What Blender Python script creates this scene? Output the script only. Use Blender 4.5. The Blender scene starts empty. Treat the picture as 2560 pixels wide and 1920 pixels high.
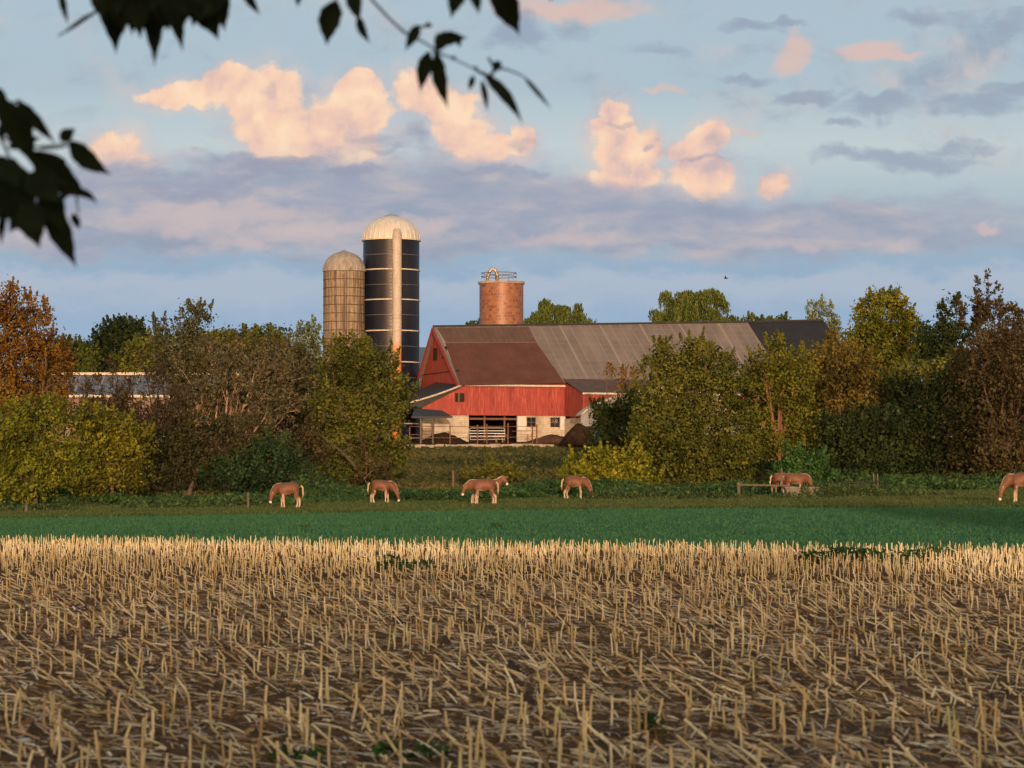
import bpy, bmesh, math, random
import numpy as np
from mathutils import Vector, Matrix
R = math.radians
random.seed(7); rng = np.random.default_rng(11)
sc = bpy.context.scene; C = sc.collection

# ------------------------------------------------------------------ camera
F = 7259.0                      # focal length in photograph pixels (2560 wide, about 20 degrees)
CAMZ = 1.7
PITCH = math.atan(250.0/F)
cd = bpy.data.cameras.new('camera'); cam = bpy.data.objects.new('camera', cd); C.objects.link(cam)
cam.location = (0, 0, CAMZ); cam.rotation_euler = (math.pi/2+PITCH, 0, 0)
cd.sensor_width = 36; cd.lens = 36*F/2560; cd.clip_start = .1; cd.clip_end = 6000
cd.dof.use_dof = True; cd.dof.focus_distance = 150; cd.dof.aperture_fstop = 5.6
sc.camera = cam
sc.render.resolution_x = 1024; sc.render.resolution_y = 768

# ------------------------------------------------------------------ exposure, sun, sky
vs = sc.view_settings
vs.view_transform = 'Standard'; vs.look = 'None'; vs.gamma = 1; vs.use_curve_mapping = False
EXPO = .35; vs.exposure = EXPO
SUN_EL = 4.6
SKY_STR = .15
sl = bpy.data.lights.new('sun', 'SUN'); sun = bpy.data.objects.new('sun', sl); C.objects.link(sun)
sl.energy = 2.15; sl.angle = R(.8); sl.color = (1, .72, .52)
sd = Vector((.05, -math.cos(R(SUN_EL)), math.sin(R(SUN_EL))))      # towards the sun: low, right behind the camera
sun.rotation_euler = sd.to_track_quat('Z', 'Y').to_euler(); sun.location = (0, -20, 40)

class NT:
    def __init__(s, tree): s.t = tree
    def n(s, typ, **k):
        o = s.t.nodes.new(typ)
        for a, v in k.items(): setattr(o, a, v)
        return o
    def lk(s, a, b):
        if hasattr(a, 'is_output') or isinstance(a, bpy.types.NodeSocket): s.t.links.new(a, b)
        else: b.default_value = a
    def m(s, op, a, b=None, c=None, clamp=False):
        o = s.n('ShaderNodeMath', operation=op, use_clamp=clamp); s.lk(a, o.inputs[0])
        if b is not None: s.lk(b, o.inputs[1])
        if c is not None: s.lk(c, o.inputs[2])
        return o.outputs[0]
    def v(s, op, a, b=None):
        o = s.n('ShaderNodeVectorMath', operation=op); s.lk(a, o.inputs[0])
        if b is not None: s.lk(b, o.inputs[1])
        return o.outputs['Value'] if op == 'DOT_PRODUCT' else o.outputs[0]
    def noise(s, vec, scale, detail=5, rough=.55, dist=0):
        o = s.n('ShaderNodeTexNoise'); s.lk(vec, o.inputs['Vector'])
        o.inputs['Scale'].default_value = scale; o.inputs['Detail'].default_value = detail
        o.inputs['Roughness'].default_value = rough; o.inputs['Distortion'].default_value = dist
        return o
    def step(s, x, a, b):
        o = s.n('ShaderNodeMapRange', interpolation_type='SMOOTHSTEP'); s.lk(x, o.inputs[0])
        s.lk(a, o.inputs[1]); s.lk(b, o.inputs[2]); return o.outputs[0]
    def mix(s, f, a, b, bt='MIX'):
        o = s.n('ShaderNodeMix', data_type='RGBA', blend_type=bt); s.lk(f, o.inputs[0])
        s.lk(tuple(a)+(1,) if isinstance(a, tuple) and len(a) == 3 else a, o.inputs[6])
        s.lk(tuple(b)+(1,) if isinstance(b, tuple) and len(b) == 3 else b, o.inputs[7])
        return o.outputs[2]
    def ramp(s, f, stops):
        o = s.n('ShaderNodeValToRGB'); s.lk(f, o.inputs[0]); e = o.color_ramp.elements
        while len(e) < len(stops): e.new(.5)
        for q, (p, c) in zip(e, stops): q.position = p; q.color = tuple(c)+(1,)
        return o.outputs[0]
def srgb(r, g, b, k=1.0):
    f = lambda c: ((c/255+.055)/1.055)**2.4 if c > 10 else c/255/12.92
    return (f(r)*k, f(g)*k, f(b)*k)

w = bpy.data.worlds.new('World'); sc.world = w; w.use_nodes = True
W = NT(w.node_tree); w.node_tree.nodes.clear()
sky = W.n('ShaderNodeTexSky', sky_type='NISHITA', sun_disc=False)
sky.sun_elevation = R(SUN_EL); sky.sun_rotation = R(180); sky.air_density = 1.0; sky.dust_density = 1.2; sky.ozone_density = 1.5
tc = W.n('ShaderNodeTexCoord').outputs['Generated']
sep = W.n('ShaderNodeSeparateXYZ'); W.lk(tc, sep.inputs[0])
front = W.step(sep.outputs[1], 0.02, .35)
yy = W.m('MAXIMUM', sep.outputs[1], .08)
U = W.m('ADD', W.m('MULTIPLY', W.m('DIVIDE', sep.outputs[0], yy), 7.259), 1.28)      # direction in the sky, east-west
V = W.m('MULTIPLY', W.m('DIVIDE', sep.outputs[2], yy), 7.259)                         # height above the horizon
def comb(a, b, c=0.0):
    o = W.n('ShaderNodeCombineXYZ'); W.lk(a, o.inputs[0]); W.lk(b, o.inputs[1]); W.lk(c, o.inputs[2]); return o.outputs[0]
P = comb(U, V)
def warp(P, items):
    for sc_, am in items:
        nn = W.noise(P, sc_, 3, .5).outputs['Color']
        P = W.v('ADD', P, W.v('MULTIPLY', W.v('SUBTRACT', nn, (.5, .5, .5)), (am, am, 0)))
    return P
Pw = warp(P, [(5, .10), (17, .045)])
def blobs(P, lst):
    out = None
    for (x, y, rx, ry, wt) in lst:          # degrees-like units: photograph pixels / 1000
        q = W.v('MULTIPLY', W.v('SUBTRACT', P, (x/1000, (1210-y)/1000, 0)), (1000/rx, 1000/ry, 0))
        f = W.m('MULTIPLY', W.m('SUBTRACT', 1.0, W.v('DOT_PRODUCT', q, q)), wt)
        out = f if out is None else W.m('MAXIMUM', out, f)
    return out
k = 1.1573
veilb = [(520,345,230,34,.9),(760,360,230,36,.9),(1010,345,190,40,.9),(880,290,60,50,.5),(1340,395,150,30,.7),(1530,410,120,26,.7),(260,395,120,36,.8)]
cum = [(400,200,110,30,1),(500,185,70,42,1),(575,205,75,62,1),(590,270,75,60,1),(640,315,90,42,1),(715,275,75,60,1),(770,235,62,70,1),(765,180,35,32,1),(750,320,70,35,1),
       (910,200,60,45,.9),(965,225,65,45,.9),(1000,290,60,50,.9),(1060,325,65,30,.9),(1130,305,32,32,.9),
       (1325,228,36,26,1),(1325,272,46,38,1),(1345,325,55,55,1),(1408,312,26,50,1),(1355,385,78,32,1),
       (1525,297,42,34,1),(1495,335,52,28,1),(1520,390,64,42,1),(1683,402,28,34,.9),(245,325,60,45,.8),(290,352,45,26,.8)]
cumF = blobs(Pw, [(a*k, b*k, c*k*1.12, d*k*1.12, e) for a, b, c, d, e in cum])
veilF = blobs(warp(P, [(4, .12)]), [(a*k, b*k, c*k, d*k, e) for a, b, c, d, e in veilb])
nz = W.noise(P, 26, 7, .62).outputs[0]
nz2 = W.noise(W.v('ADD', P, (.012, -.012, 0)), 26, 7, .62).outputs[0]
billow = W.noise(Pw, 8, 4, .55).outputs[0]
cumD = W.step(W.m('ADD', cumF, W.m('MULTIPLY', W.m('SUBTRACT', nz, .5), 1.25)), -.14, .40)
# darker gaps and undersides of the towers
vor = W.n('ShaderNodeTexVoronoi', feature='SMOOTH_F1', voronoi_dimensions='2D'); W.lk(warp(P, [(9, .05), (30, .018)]), vor.inputs['Vector']); vor.inputs['Scale'].default_value = 15; vor.inputs['Smoothness'].default_value = .6
relief = W.m('ADD', W.m('MULTIPLY', W.m('SUBTRACT', nz, nz2), .3), W.m('ADD', W.m('ADD', W.m('MULTIPLY', W.m('SUBTRACT', billow, .5), 1.5), W.m('SUBTRACT', .74, W.m('MULTIPLY', vor.outputs['Distance'], .42))), W.m('MULTIPLY', W.m('SUBTRACT', V, .93), .55)), clamp=True)
cumC = W.ramp(relief, [(.20, srgb(204,182,182)), (.38, srgb(232,196,182)), (.56, srgb(247,207,182)), (.80, srgb(253,221,188))])
# soft pink and slate wisps
wis = W.noise(comb(U, W.m('MULTIPLY', V, 2.6)), 9, 6, .6).outputs[0]
Pq = warp(P, [(4, .16), (14, .06)])
pink = [(1230,15,190,30,1),(1720,85,48,48,1),(1700,125,40,40,1),(1870,108,70,26,1),(1930,128,70,14,.8),(1425,208,50,10,.7),(1600,290,40,10,.6),(2110,480,40,18,.6)]
pinkF = blobs(Pq, [(a*k, b*k, c*k, d*k, e) for a, b, c, d, e in pink])
pinkD = W.m('MULTIPLY', W.step(W.m('ADD', pinkF, W.m('MULTIPLY', W.m('SUBTRACT', wis, .5), 1.8)), -.35, .95), .75)
slate = [(1120,75,90,50,.9),(1240,60,60,30,.6),(1620,38,70,22,.9),(1700,25,60,12,.8),(1420,108,70,22,.5),(1750,220,110,20,.9),(1900,245,95,26,1),(1840,280,50,9,.6),(2100,225,150,34,.8),(2190,190,70,26,.8),
         (1950,340,190,24,.9),(2080,318,120,16,.7),(1620,160,60,14,.7),(2000,30,110,30,.7),(2170,45,90,34,.7),(600,345,150,22,.9),(820,320,90,22,.5),(480,330,80,14,.7),(750,365,110,20,.6),(1060,385,120,22,.7),(560,180,20,10,.3),(380,108,60,8,.2)]
slateF = blobs(Pq, [(a*k, b*k, c*k, d*k, e) for a, b, c, d, e in slate])
wis2 = W.noise(W.v('ADD', comb(U, W.m('MULTIPLY', V, 2.2)), (3.3, 1.7, 0)), 3.6, 7, .62, .4).outputs[0]
loose = W.m('MULTIPLY', W.m('MULTIPLY', W.step(wis2, .44, .70), W.step(V, .70, .95)), W.m('ADD', .42, W.m('MULTIPLY', W.step(U, 1.2, 2.2), .3)))
slateD = W.m('MULTIPLY', W.step(W.m('ADD', slateF, W.m('MULTIPLY', W.m('SUBTRACT', wis, .5), 1.8)), -.2, .9), .7)
# the long grey-lilac bank with streaks of pink
Vn = W.m('ADD', V, W.m('MULTIPLY', W.m('SUBTRACT', W.noise(comb(U, W.m('MULTIPLY', V, 2.0)), 5, 6, .6).outputs[0], .5), .17))
top = W.m('SUBTRACT', .80, W.m('MULTIPLY', W.step(U, 1.25, 1.75), .085))
bankD = W.m('MULTIPLY', W.step(Vn, .545, .60), W.m('SUBTRACT', 1.0, W.step(Vn, W.m('SUBTRACT', top, .035), W.m('ADD', top, .03))))
bankD = W.m('MULTIPLY', bankD, W.m('SUBTRACT', 1.0, W.m('MULTIPLY', W.step(U, 2.15, 2.7), .55)))
bn = W.noise(comb(U, W.m('MULTIPLY', V, 3.0)), 4.2, 6, .58, .3).outputs[0]
bankC = W.ramp(bn, [(.30, srgb(146,157,178)), (.46, srgb(158,164,183)), (.58, srgb(176,174,185)), (.70, srgb(200,186,188))])
paleD = W.m('MULTIPLY', W.m('MULTIPLY', W.step(Vn, .40, .50), W.m('SUBTRACT', 1.0, W.step(Vn, .51, .55))), .65)
# clear sky: Nishita, veiled towards the horizon
clear = W.ramp(V, [(0, srgb(150,180,206)), (.36, srgb(146,176,206)), (.50, srgb(136,168,200)), (.62, srgb(150,176,197)), (.85, srgb(190,204,210)), (1.0, srgb(168,190,205))])
S = 1/SKY_STR/2**EXPO
def scl(c): return W.v('MULTIPLY', c, (S, S, S))
nish = W.v('MULTIPLY', sky.outputs[0], (2.45, 1.75, 1.15))
base = W.mix(W.m('MULTIPLY', front, .96), nish, scl(clear))
c_ = W.mix(W.m('MULTIPLY', paleD, front), base, scl(W.mix(0.5, srgb(176,190,206), srgb(188,192,204))))
c_ = W.mix(W.m('MULTIPLY', loose, front), c_, scl(W.ramp(billow, [(.4, srgb(150,162,180)), (.6, srgb(206,192,190))])))
c_ = W.mix(W.m('MULTIPLY', pinkD, front), c_, scl(W.mix(0.0, srgb(226,190,178), srgb(226,190,178))))
veilD = W.m('MULTIPLY', W.step(W.m('ADD', veilF, W.m('MULTIPLY', W.m('SUBTRACT', wis, .5), 1.2)), -.1, .9), .6)
c_ = W.mix(W.m('MULTIPLY', veilD, front), c_, scl(W.ramp(billow, [(.35, srgb(164,166,184)), (.62, srgb(206,186,188))])))
halo = W.m('MULTIPLY', W.step(W.m('ADD', cumF, W.m('MULTIPLY', W.m('SUBTRACT', wis, .5), 2.2)), -1.9, .6), .55)
c_ = W.mix(W.m('MULTIPLY', halo, front), c_, scl(W.ramp(billow, [(.35, srgb(186,186,196)), (.62, srgb(226,200,190))])))
low_ = W.m('SUBTRACT', 1.0, W.m('MULTIPLY', W.m('SUBTRACT', 1.0, W.step(W.m('ADD', V, W.m('MULTIPLY', W.m('SUBTRACT', wis, .5), .16)), .765, .86)), W.m('SUBTRACT', .5, W.m('MULTIPLY', W.step(U, 1.3, 1.45), .5))))
c_ = W.mix(W.m('MULTIPLY', W.m('MULTIPLY', cumD, low_), W.m('MULTIPLY', front, .97)), c_, scl(cumC))
c_ = W.mix(W.m('MULTIPLY', slateD, front), c_, scl(W.mix(0.0, srgb(146,158,180), srgb(146,158,180))))
pb = [(470,465,270,34,1),(330,455,110,28,.8),(680,505,220,30,.9),(880,478,120,18,.7),(560,530,200,18,.6),(1250,505,140,20,.8),(1440,545,150,22,.8),(1700,530,120,16,.6),(2115,475,40,16,1)]
pbF = blobs(Pq, [(a*k, b*k, c*k, d*k, e) for a, b, c, d, e in pb])
pbD = W.m('MULTIPLY', W.step(W.m('ADD', pbF, W.m('MULTIPLY', W.m('SUBTRACT', wis, .5), 2.0)), -.5, 1.0), .75)
bankC = W.mix(pbD, bankC, srgb(208,188,186))
c_ = W.mix(W.m('MULTIPLY', W.m('MULTIPLY', bankD, .9), front), c_, scl(bankC))
dk = [(610,350,120,16,1),(750,368,90,14,1),(560,372,100,14,.8),(430,410,140,18,.7),(1010,372,70,12,.7),(1130,385,60,12,.7),(840,325,40,10,.7),(1520,352,70,7,.6),(1330,258,40,7,.5),(1400,312,14,9,.5),(900,290,24,24,.45),(1120,315,30,18,.5)]
dkD = W.m('MULTIPLY', W.step(W.m('ADD', blobs(Pw, [(a*k, b*k, c*k, d*k, e) for a, b, c, d, e in dk]), W.m('MULTIPLY', W.m('SUBTRACT', wis, .5), 2.0)), -.3, .9), .62)
c_ = W.mix(W.m('MULTIPLY', dkD, front), c_, scl(W.mix(0.0, srgb(150,156,176), srgb(150,156,176))))
bg = W.n('ShaderNodeBackground'); W.lk(c_, bg.inputs[0]); bg.inputs[1].default_value = SKY_STR
wo = W.n('ShaderNodeOutputWorld'); W.lk(bg.outputs[0], wo.inputs[0])

# ------------------------------------------------------------------ helpers
def at(px, py, d):
    cx, cy = (px-1280)/F, (960-py)/F
    dx, dy, dz = cx, math.cos(PITCH)-cy*math.sin(PITCH), math.sin(PITCH)+cy*math.cos(PITCH)
    return Vector((dx/dy*d, d, CAMZ+dz/dy*d))
YK = [-300, 80, 150, 195, 215, 292.6, 293.4, 303, 330, 450, 800, 1500]
ZK = [0, 0, .28, .65, 1.5, 5.1, 5.65, 6.1, 6.2, 7.5, 24, 55]
KX = [0, 0, 1, 1, 1, 0, 0, 0, 0, 0, 0, 0]
def gz(x, y):
    x = np.asarray(x, float); y = np.asarray(y, float)
    return np.interp(y, YK, ZK) + np.interp(y, YK, KX)*.018*np.clip(x, -45, 45)
def gzf(x, y): return float(gz(x, y))
def b1(x): return 78-.44*np.clip(x, -40, 40)            # stubble / grass border
def b2(x): return 155-.7*np.clip(x, 0, 26)            # grass / weeds border

def tag(o, label=None, cat=None, group=None, kind=None):
    if label: o['label'] = label
    if cat: o['category'] = cat
    if group: o['group'] = group
    if kind: o['kind'] = kind
    return o
def empty(name, loc, rz, label, cat, group=None):
    o = bpy.data.objects.new(name, None); C.objects.link(o); o.location = loc; o.rotation_euler = (0, 0, rz)
    return tag(o, label, cat, group)
def obj(name, me, mat=None, parent=None):
    if mat is not None and not me.materials: me.materials.append(mat)
    o = bpy.data.objects.new(name, me); C.objects.link(o)
    if parent is not None: o.parent = parent
    return o
def npmesh(name, V_, F_, tint=None, smooth=False):
    """V_ (n,3); F_ (m,k) same-size faces."""
    me = bpy.data.meshes.new(name); V_ = np.asarray(V_, np.float32); F_ = np.asarray(F_, np.int32); m, kk = F_.shape
    me.vertices.add(len(V_)); me.vertices.foreach_set('co', V_.ravel())
    me.loops.add(m*kk); me.loops.foreach_set('vertex_index', F_.ravel())
    me.polygons.add(m); me.polygons.foreach_set('loop_start', np.arange(0, m*kk, kk, dtype=np.int32))
    me.polygons.foreach_set('loop_total', np.full(m, kk, np.int32))
    if smooth: me.polygons.foreach_set('use_smooth', np.ones(m, bool))
    me.update(calc_edges=True)
    if tint is not None:
        a = me.attributes.new('tint', 'FLOAT', 'FACE'); a.data.foreach_set('value', np.asarray(tint, np.float32))
    return me
class MB:
    """collects boxes, slabs, prisms, tubes into one mesh"""
    def __init__(s): s.v = []; s.f = []
    def add(s, vs, fs):
        n = len(s.v); s.v += [tuple(p) for p in vs]; s.f += [tuple(i+n for i in f) for f in fs]; return s
    def box(s, a, b):
        x0, y0, z0 = [min(p, q) for p, q in zip(a, b)]; x1, y1, z1 = [max(p, q) for p, q in zip(a, b)]
        return s.add([(x0,y0,z0),(x1,y0,z0),(x1,y1,z0),(x0,y1,z0),(x0,y0,z1),(x1,y0,z1),(x1,y1,z1),(x0,y1,z1)],
                     [(0,3,2,1),(4,5,6,7),(0,1,5,4),(1,2,6,5),(2,3,7,6),(3,0,4,7)])
    def slab(s, pts, t, dirv=None):
        p = [Vector(q) for q in pts]
        n = Vector(dirv).normalized() if dirv else (p[1]-p[0]).cross(p[2]-p[0]).normalized()
        q = [a+n*t for a in p]; m = len(p)
        return s.add(p+q, [tuple(range(m))[::-1], tuple(range(m, 2*m))]+[(i, (i+1) % m, (i+1) % m+m, i+m) for i in range(m)])
    def tube(s, pts, rs, n=6, caps=True):
        pts = [Vector(p) for p in pts]
        if not hasattr(rs, '__len__'): rs = [rs]*len(pts)
        rings = []
        for i, p in enumerate(pts):
            d = (pts[min(i+1, len(pts)-1)]-pts[max(i-1, 0)])
            d = d.normalized() if d.length > 1e-9 else Vector((0, 0, 1))
            u = d.orthogonal().normalized() if abs(d.z) > .999 else Vector((0, 0, 1)).cross(d).normalized()
            v_ = d.cross(u)
            rings.append([p+u*rs[i]*math.cos(2*math.pi*j/n)+v_*rs[i]*math.sin(2*math.pi*j/n) for j in range(n)])
        vs = [q for r in rings for q in r]; fs = []
        for i in range(len(pts)-1):
            for j in range(n):
                a, b = i*n+j, i*n+(j+1) % n; fs.append((a, b, b+n, a+n))
        if caps: fs += [tuple(range(n))[::-1], tuple((len(pts)-1)*n+j for j in range(n))]
        return s.add(vs, fs)
    def lathe(s, prof, n=48, c=(0, 0), a0=0, a1=2*math.pi):
        full = abs(a1-a0-2*math.pi) < 1e-6; m = n if full else n+1; vs = []
        for r, z in prof:
            for j in range(m):
                a = a0+(a1-a0)*j/n; vs.append((c[0]+r*math.cos(a), c[1]+r*math.sin(a), z))
        fs = []
        for i in range(len(prof)-1):
            for j in range(n):
                jj = (j+1) % m; fs.append((i*m+j, i*m+jj, (i+1)*m+jj, (i+1)*m+j))
        return s.add(vs, fs)
    def mesh(s, name, smooth=False):
        me = bpy.data.meshes.new(name); me.from_pydata(s.v, [], s.f)
        if smooth: me.polygons.foreach_set('use_smooth', [True]*len(me.polygons))
        me.update(); return me
    def build(s, name, mat, parent=None, smooth=False): return obj(name, s.mesh(name, smooth), mat, parent)

# ------------------------------------------------------------------ materials
def material(name, col, rough=.7, var=.25, scale=3, stretch=(1,1,1), col2=None, bump=0, bscale=None, metal=0, spec=.3, extra=None):
    m = bpy.data.materials.new(name); m.use_nodes = True; T = NT(m.node_tree); bs = T.t.nodes['Principled BSDF']
    t = T.n('ShaderNodeTexCoord').outputs['Object']; t = T.v('MULTIPLY', t, tuple(stretch))
    n1 = T.noise(t, scale, 6, .6).outputs[0]
    if col2 is None: col2 = tuple(c*(1-var) for c in col)
    c = T.ramp(n1, [(.33, col2), (.66, col)])
    if extra: c = extra(T, c, t)
    T.lk(c, bs.inputs['Base Color']); bs.inputs['Roughness'].default_value = rough
    bs.inputs['Metallic'].default_value = metal; bs.inputs['Specular IOR Level'].default_value = spec
    if bump:
        b = T.n('ShaderNodeBump'); b.inputs['Strength'].default_value = bump; b.inputs['Distance'].default_value = .05
        T.lk(T.noise(t, bscale or scale*4, 5, .6).outputs[0], b.inputs['Height']); T.lk(b.outputs[0], bs.inputs['Normal'])
    return m
def leafmat(name, c0, c1, c2, trans=.25):
    m = bpy.data.materials.new(name); m.use_nodes = True; T = NT(m.node_tree); T.t.nodes.clear()
    if 'grass' not in name and 'weed' not in name: c0, c1, c2 = [(c[0]*f*.90, c[1]*f*1.06, c[2]*f*1.1) for c, f in ((c0, .65), (c1, .92), (c2, 1.05))]
    a = T.n('ShaderNodeAttribute', attribute_name='tint').outputs['Fac']
    c = T.ramp(a, [(0, c0), (.5, c1), (1, c2)])
    d = T.n('ShaderNodeBsdfPrincipled'); T.lk(c, d.inputs['Base Color']); d.inputs['Roughness'].default_value = .65; d.inputs['Specular IOR Level'].default_value = .08
    t = T.n('ShaderNodeBsdfTranslucent'); T.lk(c, t.inputs[0])
    mx = T.n('ShaderNodeMixShader'); mx.inputs[0].default_value = trans; T.lk(d.outputs[0], mx.inputs[1]); T.lk(t.outputs[0], mx.inputs[2])
    o = T.n('ShaderNodeOutputMaterial'); T.lk(mx.outputs[0], o.inputs[0]); return m
def stripes(T, c, t, axis, freq, width, col, amt):
    """thin seams across one axis"""
    s = T.n('ShaderNodeSeparateXYZ'); T.lk(t, s.inputs[0])
    f = T.m('FRACT', T.m('MULTIPLY', s.outputs[axis], freq))
    g = T.m('LESS_THAN', f, width)
    g = T.m('MULTIPLY', g, amt)
    return T.mix(g, c, col)
def streaks(T, c, t, st, scale, col, lo, hi, amt):
    n = T.noise(T.v('MULTIPLY', t, st), scale, 5, .65).outputs[0]
    return T.mix(T.m('MULTIPLY', T.step(n, lo, hi), amt), c, col)

def red_extra(T, c, t):
    c = stripes(T, c, t, 0, 3.1, .12, (.22,.035,.025), .55)
    c = stripes(T, c, t, 1, 3.1, .12, (.22,.035,.025), .55)
    c = streaks(T, c, t, (2.2,2.2,.12), 2.2, (.62,.24,.15), .58, .72, .6)
    c = streaks(T, c, t, (3.5,3.5,.25), 2.0, (.56,.20,.14), .52, .66, .45)
    return streaks(T, c, t, (1.2,1.2,.3), 1.5, (.17,.03,.03), .52, .70, .6)
M = {}
M['red'] = material('red_boards', (.34,.064,.055), .75, .2, 1.2, extra=red_extra)
M['red_trim'] = material('red_trim', (.40,.045,.04), .6, .15, 2)
def grey_extra(T, c, t):
    c = stripes(T, c, t, 0, .86, .10, (.34,.29,.26), .38)
    c = stripes(T, c, t, 0, .215, .05, (.40,.34,.30), .35)
    c = stripes(T, c, t, 2, 1.6, .16, (.25,.215,.19), .30)
    c = streaks(T, c, t, (1.0,.3,.3), .5, (.26,.22,.195), .45, .7, .5)
    return streaks(T, c, t, (1.6,.15,.15), 1.4, (.10,.085,.08), .52, .75, .55)
M['grey_roof'] = material('weathered_metal_roof', (.175,.15,.135), .55, .2, .5, extra=grey_extra, metal=.0)
def rust_extra(T, c, t):
    c = stripes(T, c, t, 0, 1.5, .12, (.08,.038,.028), .5)
    return streaks(T, c, t, (2.4,.2,.2), 1.6, (.07,.04,.035), .5, .75, .7)
M['rust_roof'] = material('rusted_roof', (.125,.052,.037), .75, .35, .6, extra=rust_extra)
M['brown_roof'] = material('brown_roof', (.13,.085,.07), .8, .35, .8, extra=rust_extra)
M['black_roof'] = material('black_roof', (.022,.023,.028), .7, .2, 1)
M['dark_roof'] = material('dark_roof', (.04,.042,.048), .6, .3, 1)
M['white_trim'] = material('pale_trim', (.62,.58,.50), .6, .3, 3)
M['white_paint'] = material('white_paint', (.70,.69,.66), .6, .2, 2)
def block_extra(T, c, t):
    b = T.n('ShaderNodeTexBrick'); T.lk(T.v('MULTIPLY', t, (1,1,1)), b.inputs['Vector'])
    mp = T.n('ShaderNodeSeparateXYZ'); T.lk(t, mp.inputs[0]); cb = T.n('ShaderNodeCombineXYZ'); T.lk(T.m('ADD', mp.outputs[0], mp.outputs[1]), cb.inputs[0]); T.lk(mp.outputs[2], cb.inputs[1])
    T.lk(cb.outputs[0], b.inputs['Vector']); b.inputs['Scale'].default_value = 1; b.inputs['Brick Width'].default_value = .4; b.inputs['Row Height'].default_value = .2; b.inputs['Mortar Size'].default_value = .012
    c = T.mix(T.m('MULTIPLY', b.outputs['Fac'], .5), c, (.22,.17,.13))
    return streaks(T, c, t, (1,1,.5), 1.1, (.30,.22,.15), .48, .7, .75)
M['block'] = material('whitewashed_block', (.62,.55,.44), .85, .25, 2, extra=block_extra)
M['concrete'] = material('old_concrete', (.42,.36,.29), .9, .4, 1.5, bump=.4)
M['dark_in'] = material('near_black_brown', (.035,.022,.016), .9, .4, 3)
M['glass'] = material('window_glass', (.02,.024,.028), .15, .2, 2, spec=.5)
M['wood'] = material('weathered_wood', (.17,.135,.10), .85, .4, 6, (1,1,.3))
M['rusty_pipe'] = material('rusty_pipe', (.22,.11,.07), .7, .4, 5)
M['gate_metal'] = material('galvanised_gate', (.62,.63,.60), .4, .2, 5, metal=.3)
M['dirt'] = material('yard_dirt', (.10,.06,.042), .95, .4, 1.5, bump=.6)
M['manure'] = material('manure', (.05,.032,.022), .95, .5, 3, bump=.8, bscale=10)
M['bark'] = material('bark', (.13,.095,.07), .9, .4, 6, (1,1,.3))
M['bark_pale'] = material('pale_dead_bark', (.36,.25,.17), .9, .35, 5, (1,1,.3))
M['bark_dark'] = material('dark_bark', (.05,.037,.028), .9, .4, 6, (1,1,.3))

# ------------------------------------------------------------------ ground
def strip(name, f0, f1, n, mat, xs, pw=1.0, label=None):
    ts = np.linspace(0, 1, n)**pw
    X, T_ = np.meshgrid(xs, ts); Y = f0(X)*(1-T_)+f1(X)*T_
    if name == 'barnyard' or name == 'weedy_ground':
        pass
    Z = gz(X, Y)
    V_ = np.stack([X, Y, Z], -1).reshape(-1, 3); nx = len(xs)
    i, j = np.meshgrid(np.arange(n-1), np.arange(nx-1), indexing='ij'); a = (i*nx+j).ravel()
    me = npmesh(name, V_, np.stack([a, a+1, a+1+nx, a+nx], -1), smooth=True)
    o = obj(name, me, mat); o['kind'] = 'structure'; return o
xs = np.unique(np.concatenate([np.linspace(-900, -60, 12), np.linspace(-60, 60, 61), np.linspace(60, 900, 12)]))
def soil_mat():
    m = bpy.data.materials.new('field_soil'); m.use_nodes = True; T = NT(m.node_tree); bs = T.t.nodes['Principled BSDF']
    t = T.n('ShaderNodeTexCoord').outputs['Object']
    n1 = T.noise(t, .9, 8, .65).outputs[0]; n2 = T.noise(t, 9, 7, .7).outputs[0]; n3 = T.noise(T.v('MULTIPLY', t, (.4, 2, 1)), 14, 6, .7).outputs[0]
    c = T.ramp(n2, [(.3, (.085,.046,.026)), (.5, (.16,.092,.052)), (.7, (.24,.15,.085))])
    c = T.mix(T.m('MULTIPLY', T.step(n1, .45, .65), .5), c, (.15,.10,.062))
    c = T.mix(T.m('MULTIPLY', T.step(n3, .60, .70), .35), c, (.30,.21,.12))
    T.lk(c, bs.inputs['Base Color']); bs.inputs['Roughness'].default_value = 1; bs.inputs['Specular IOR Level'].default_value = 0
    b = T.n('ShaderNodeBump'); b.inputs['Strength'].default_value = .9; b.inputs['Distance'].default_value = .06
    T.lk(T.m('ADD', n2, T.m('MULTIPLY', n1, 1.5)), b.inputs['Height']); T.lk(b.outputs[0], bs.inputs['Normal']); return m
def grass_mat():
    m = bpy.data.materials.new('short_grass'); m.use_nodes = True; T = NT(m.node_tree); bs = T.t.nodes['Principled BSDF']
    t = T.n('ShaderNodeTexCoord').outputs['Object']
    n1 = T.noise(T.v('MULTIPLY', t, (1, .35, 1)), .35, 6, .6).outputs[0]; n2 = T.noise(T.v('MULTIPLY', t, (1, .25, 1)), 6, 6, .7).outputs[0]
    c = T.ramp(n2, [(.3, (.045,.135,.08)), (.7, (.07,.185,.105))])
    c = T.mix(T.m('MULTIPLY', T.step(n1, .42, .68), .6), c, (.085,.16,.06))
    n3 = T.noise(t, .12, 5, .6).outputs[0]; c = T.mix(T.m('MULTIPLY', T.step(n3, .48, .62), .45), c, (.03,.095,.055))
    T.lk(c, bs.inputs['Base Color']); bs.inputs['Roughness'].default_value = 1; bs.inputs['Specular IOR Level'].default_value = 0
    return m
strip('stubble_field_soil', lambda x: -300+0*x, b1, 120, soil_mat(), xs)
strip('grass_field', b1, b2, 30, grass_mat(), xs)
M['meadow'] = material('meadow_ground', (.075,.07,.028), .95, .4, .8, col2=(.04,.06,.024), bump=.5)
strip('meadow_ground', b2, lambda x: 292.6+0*x, 30, M['meadow'], xs)
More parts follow.
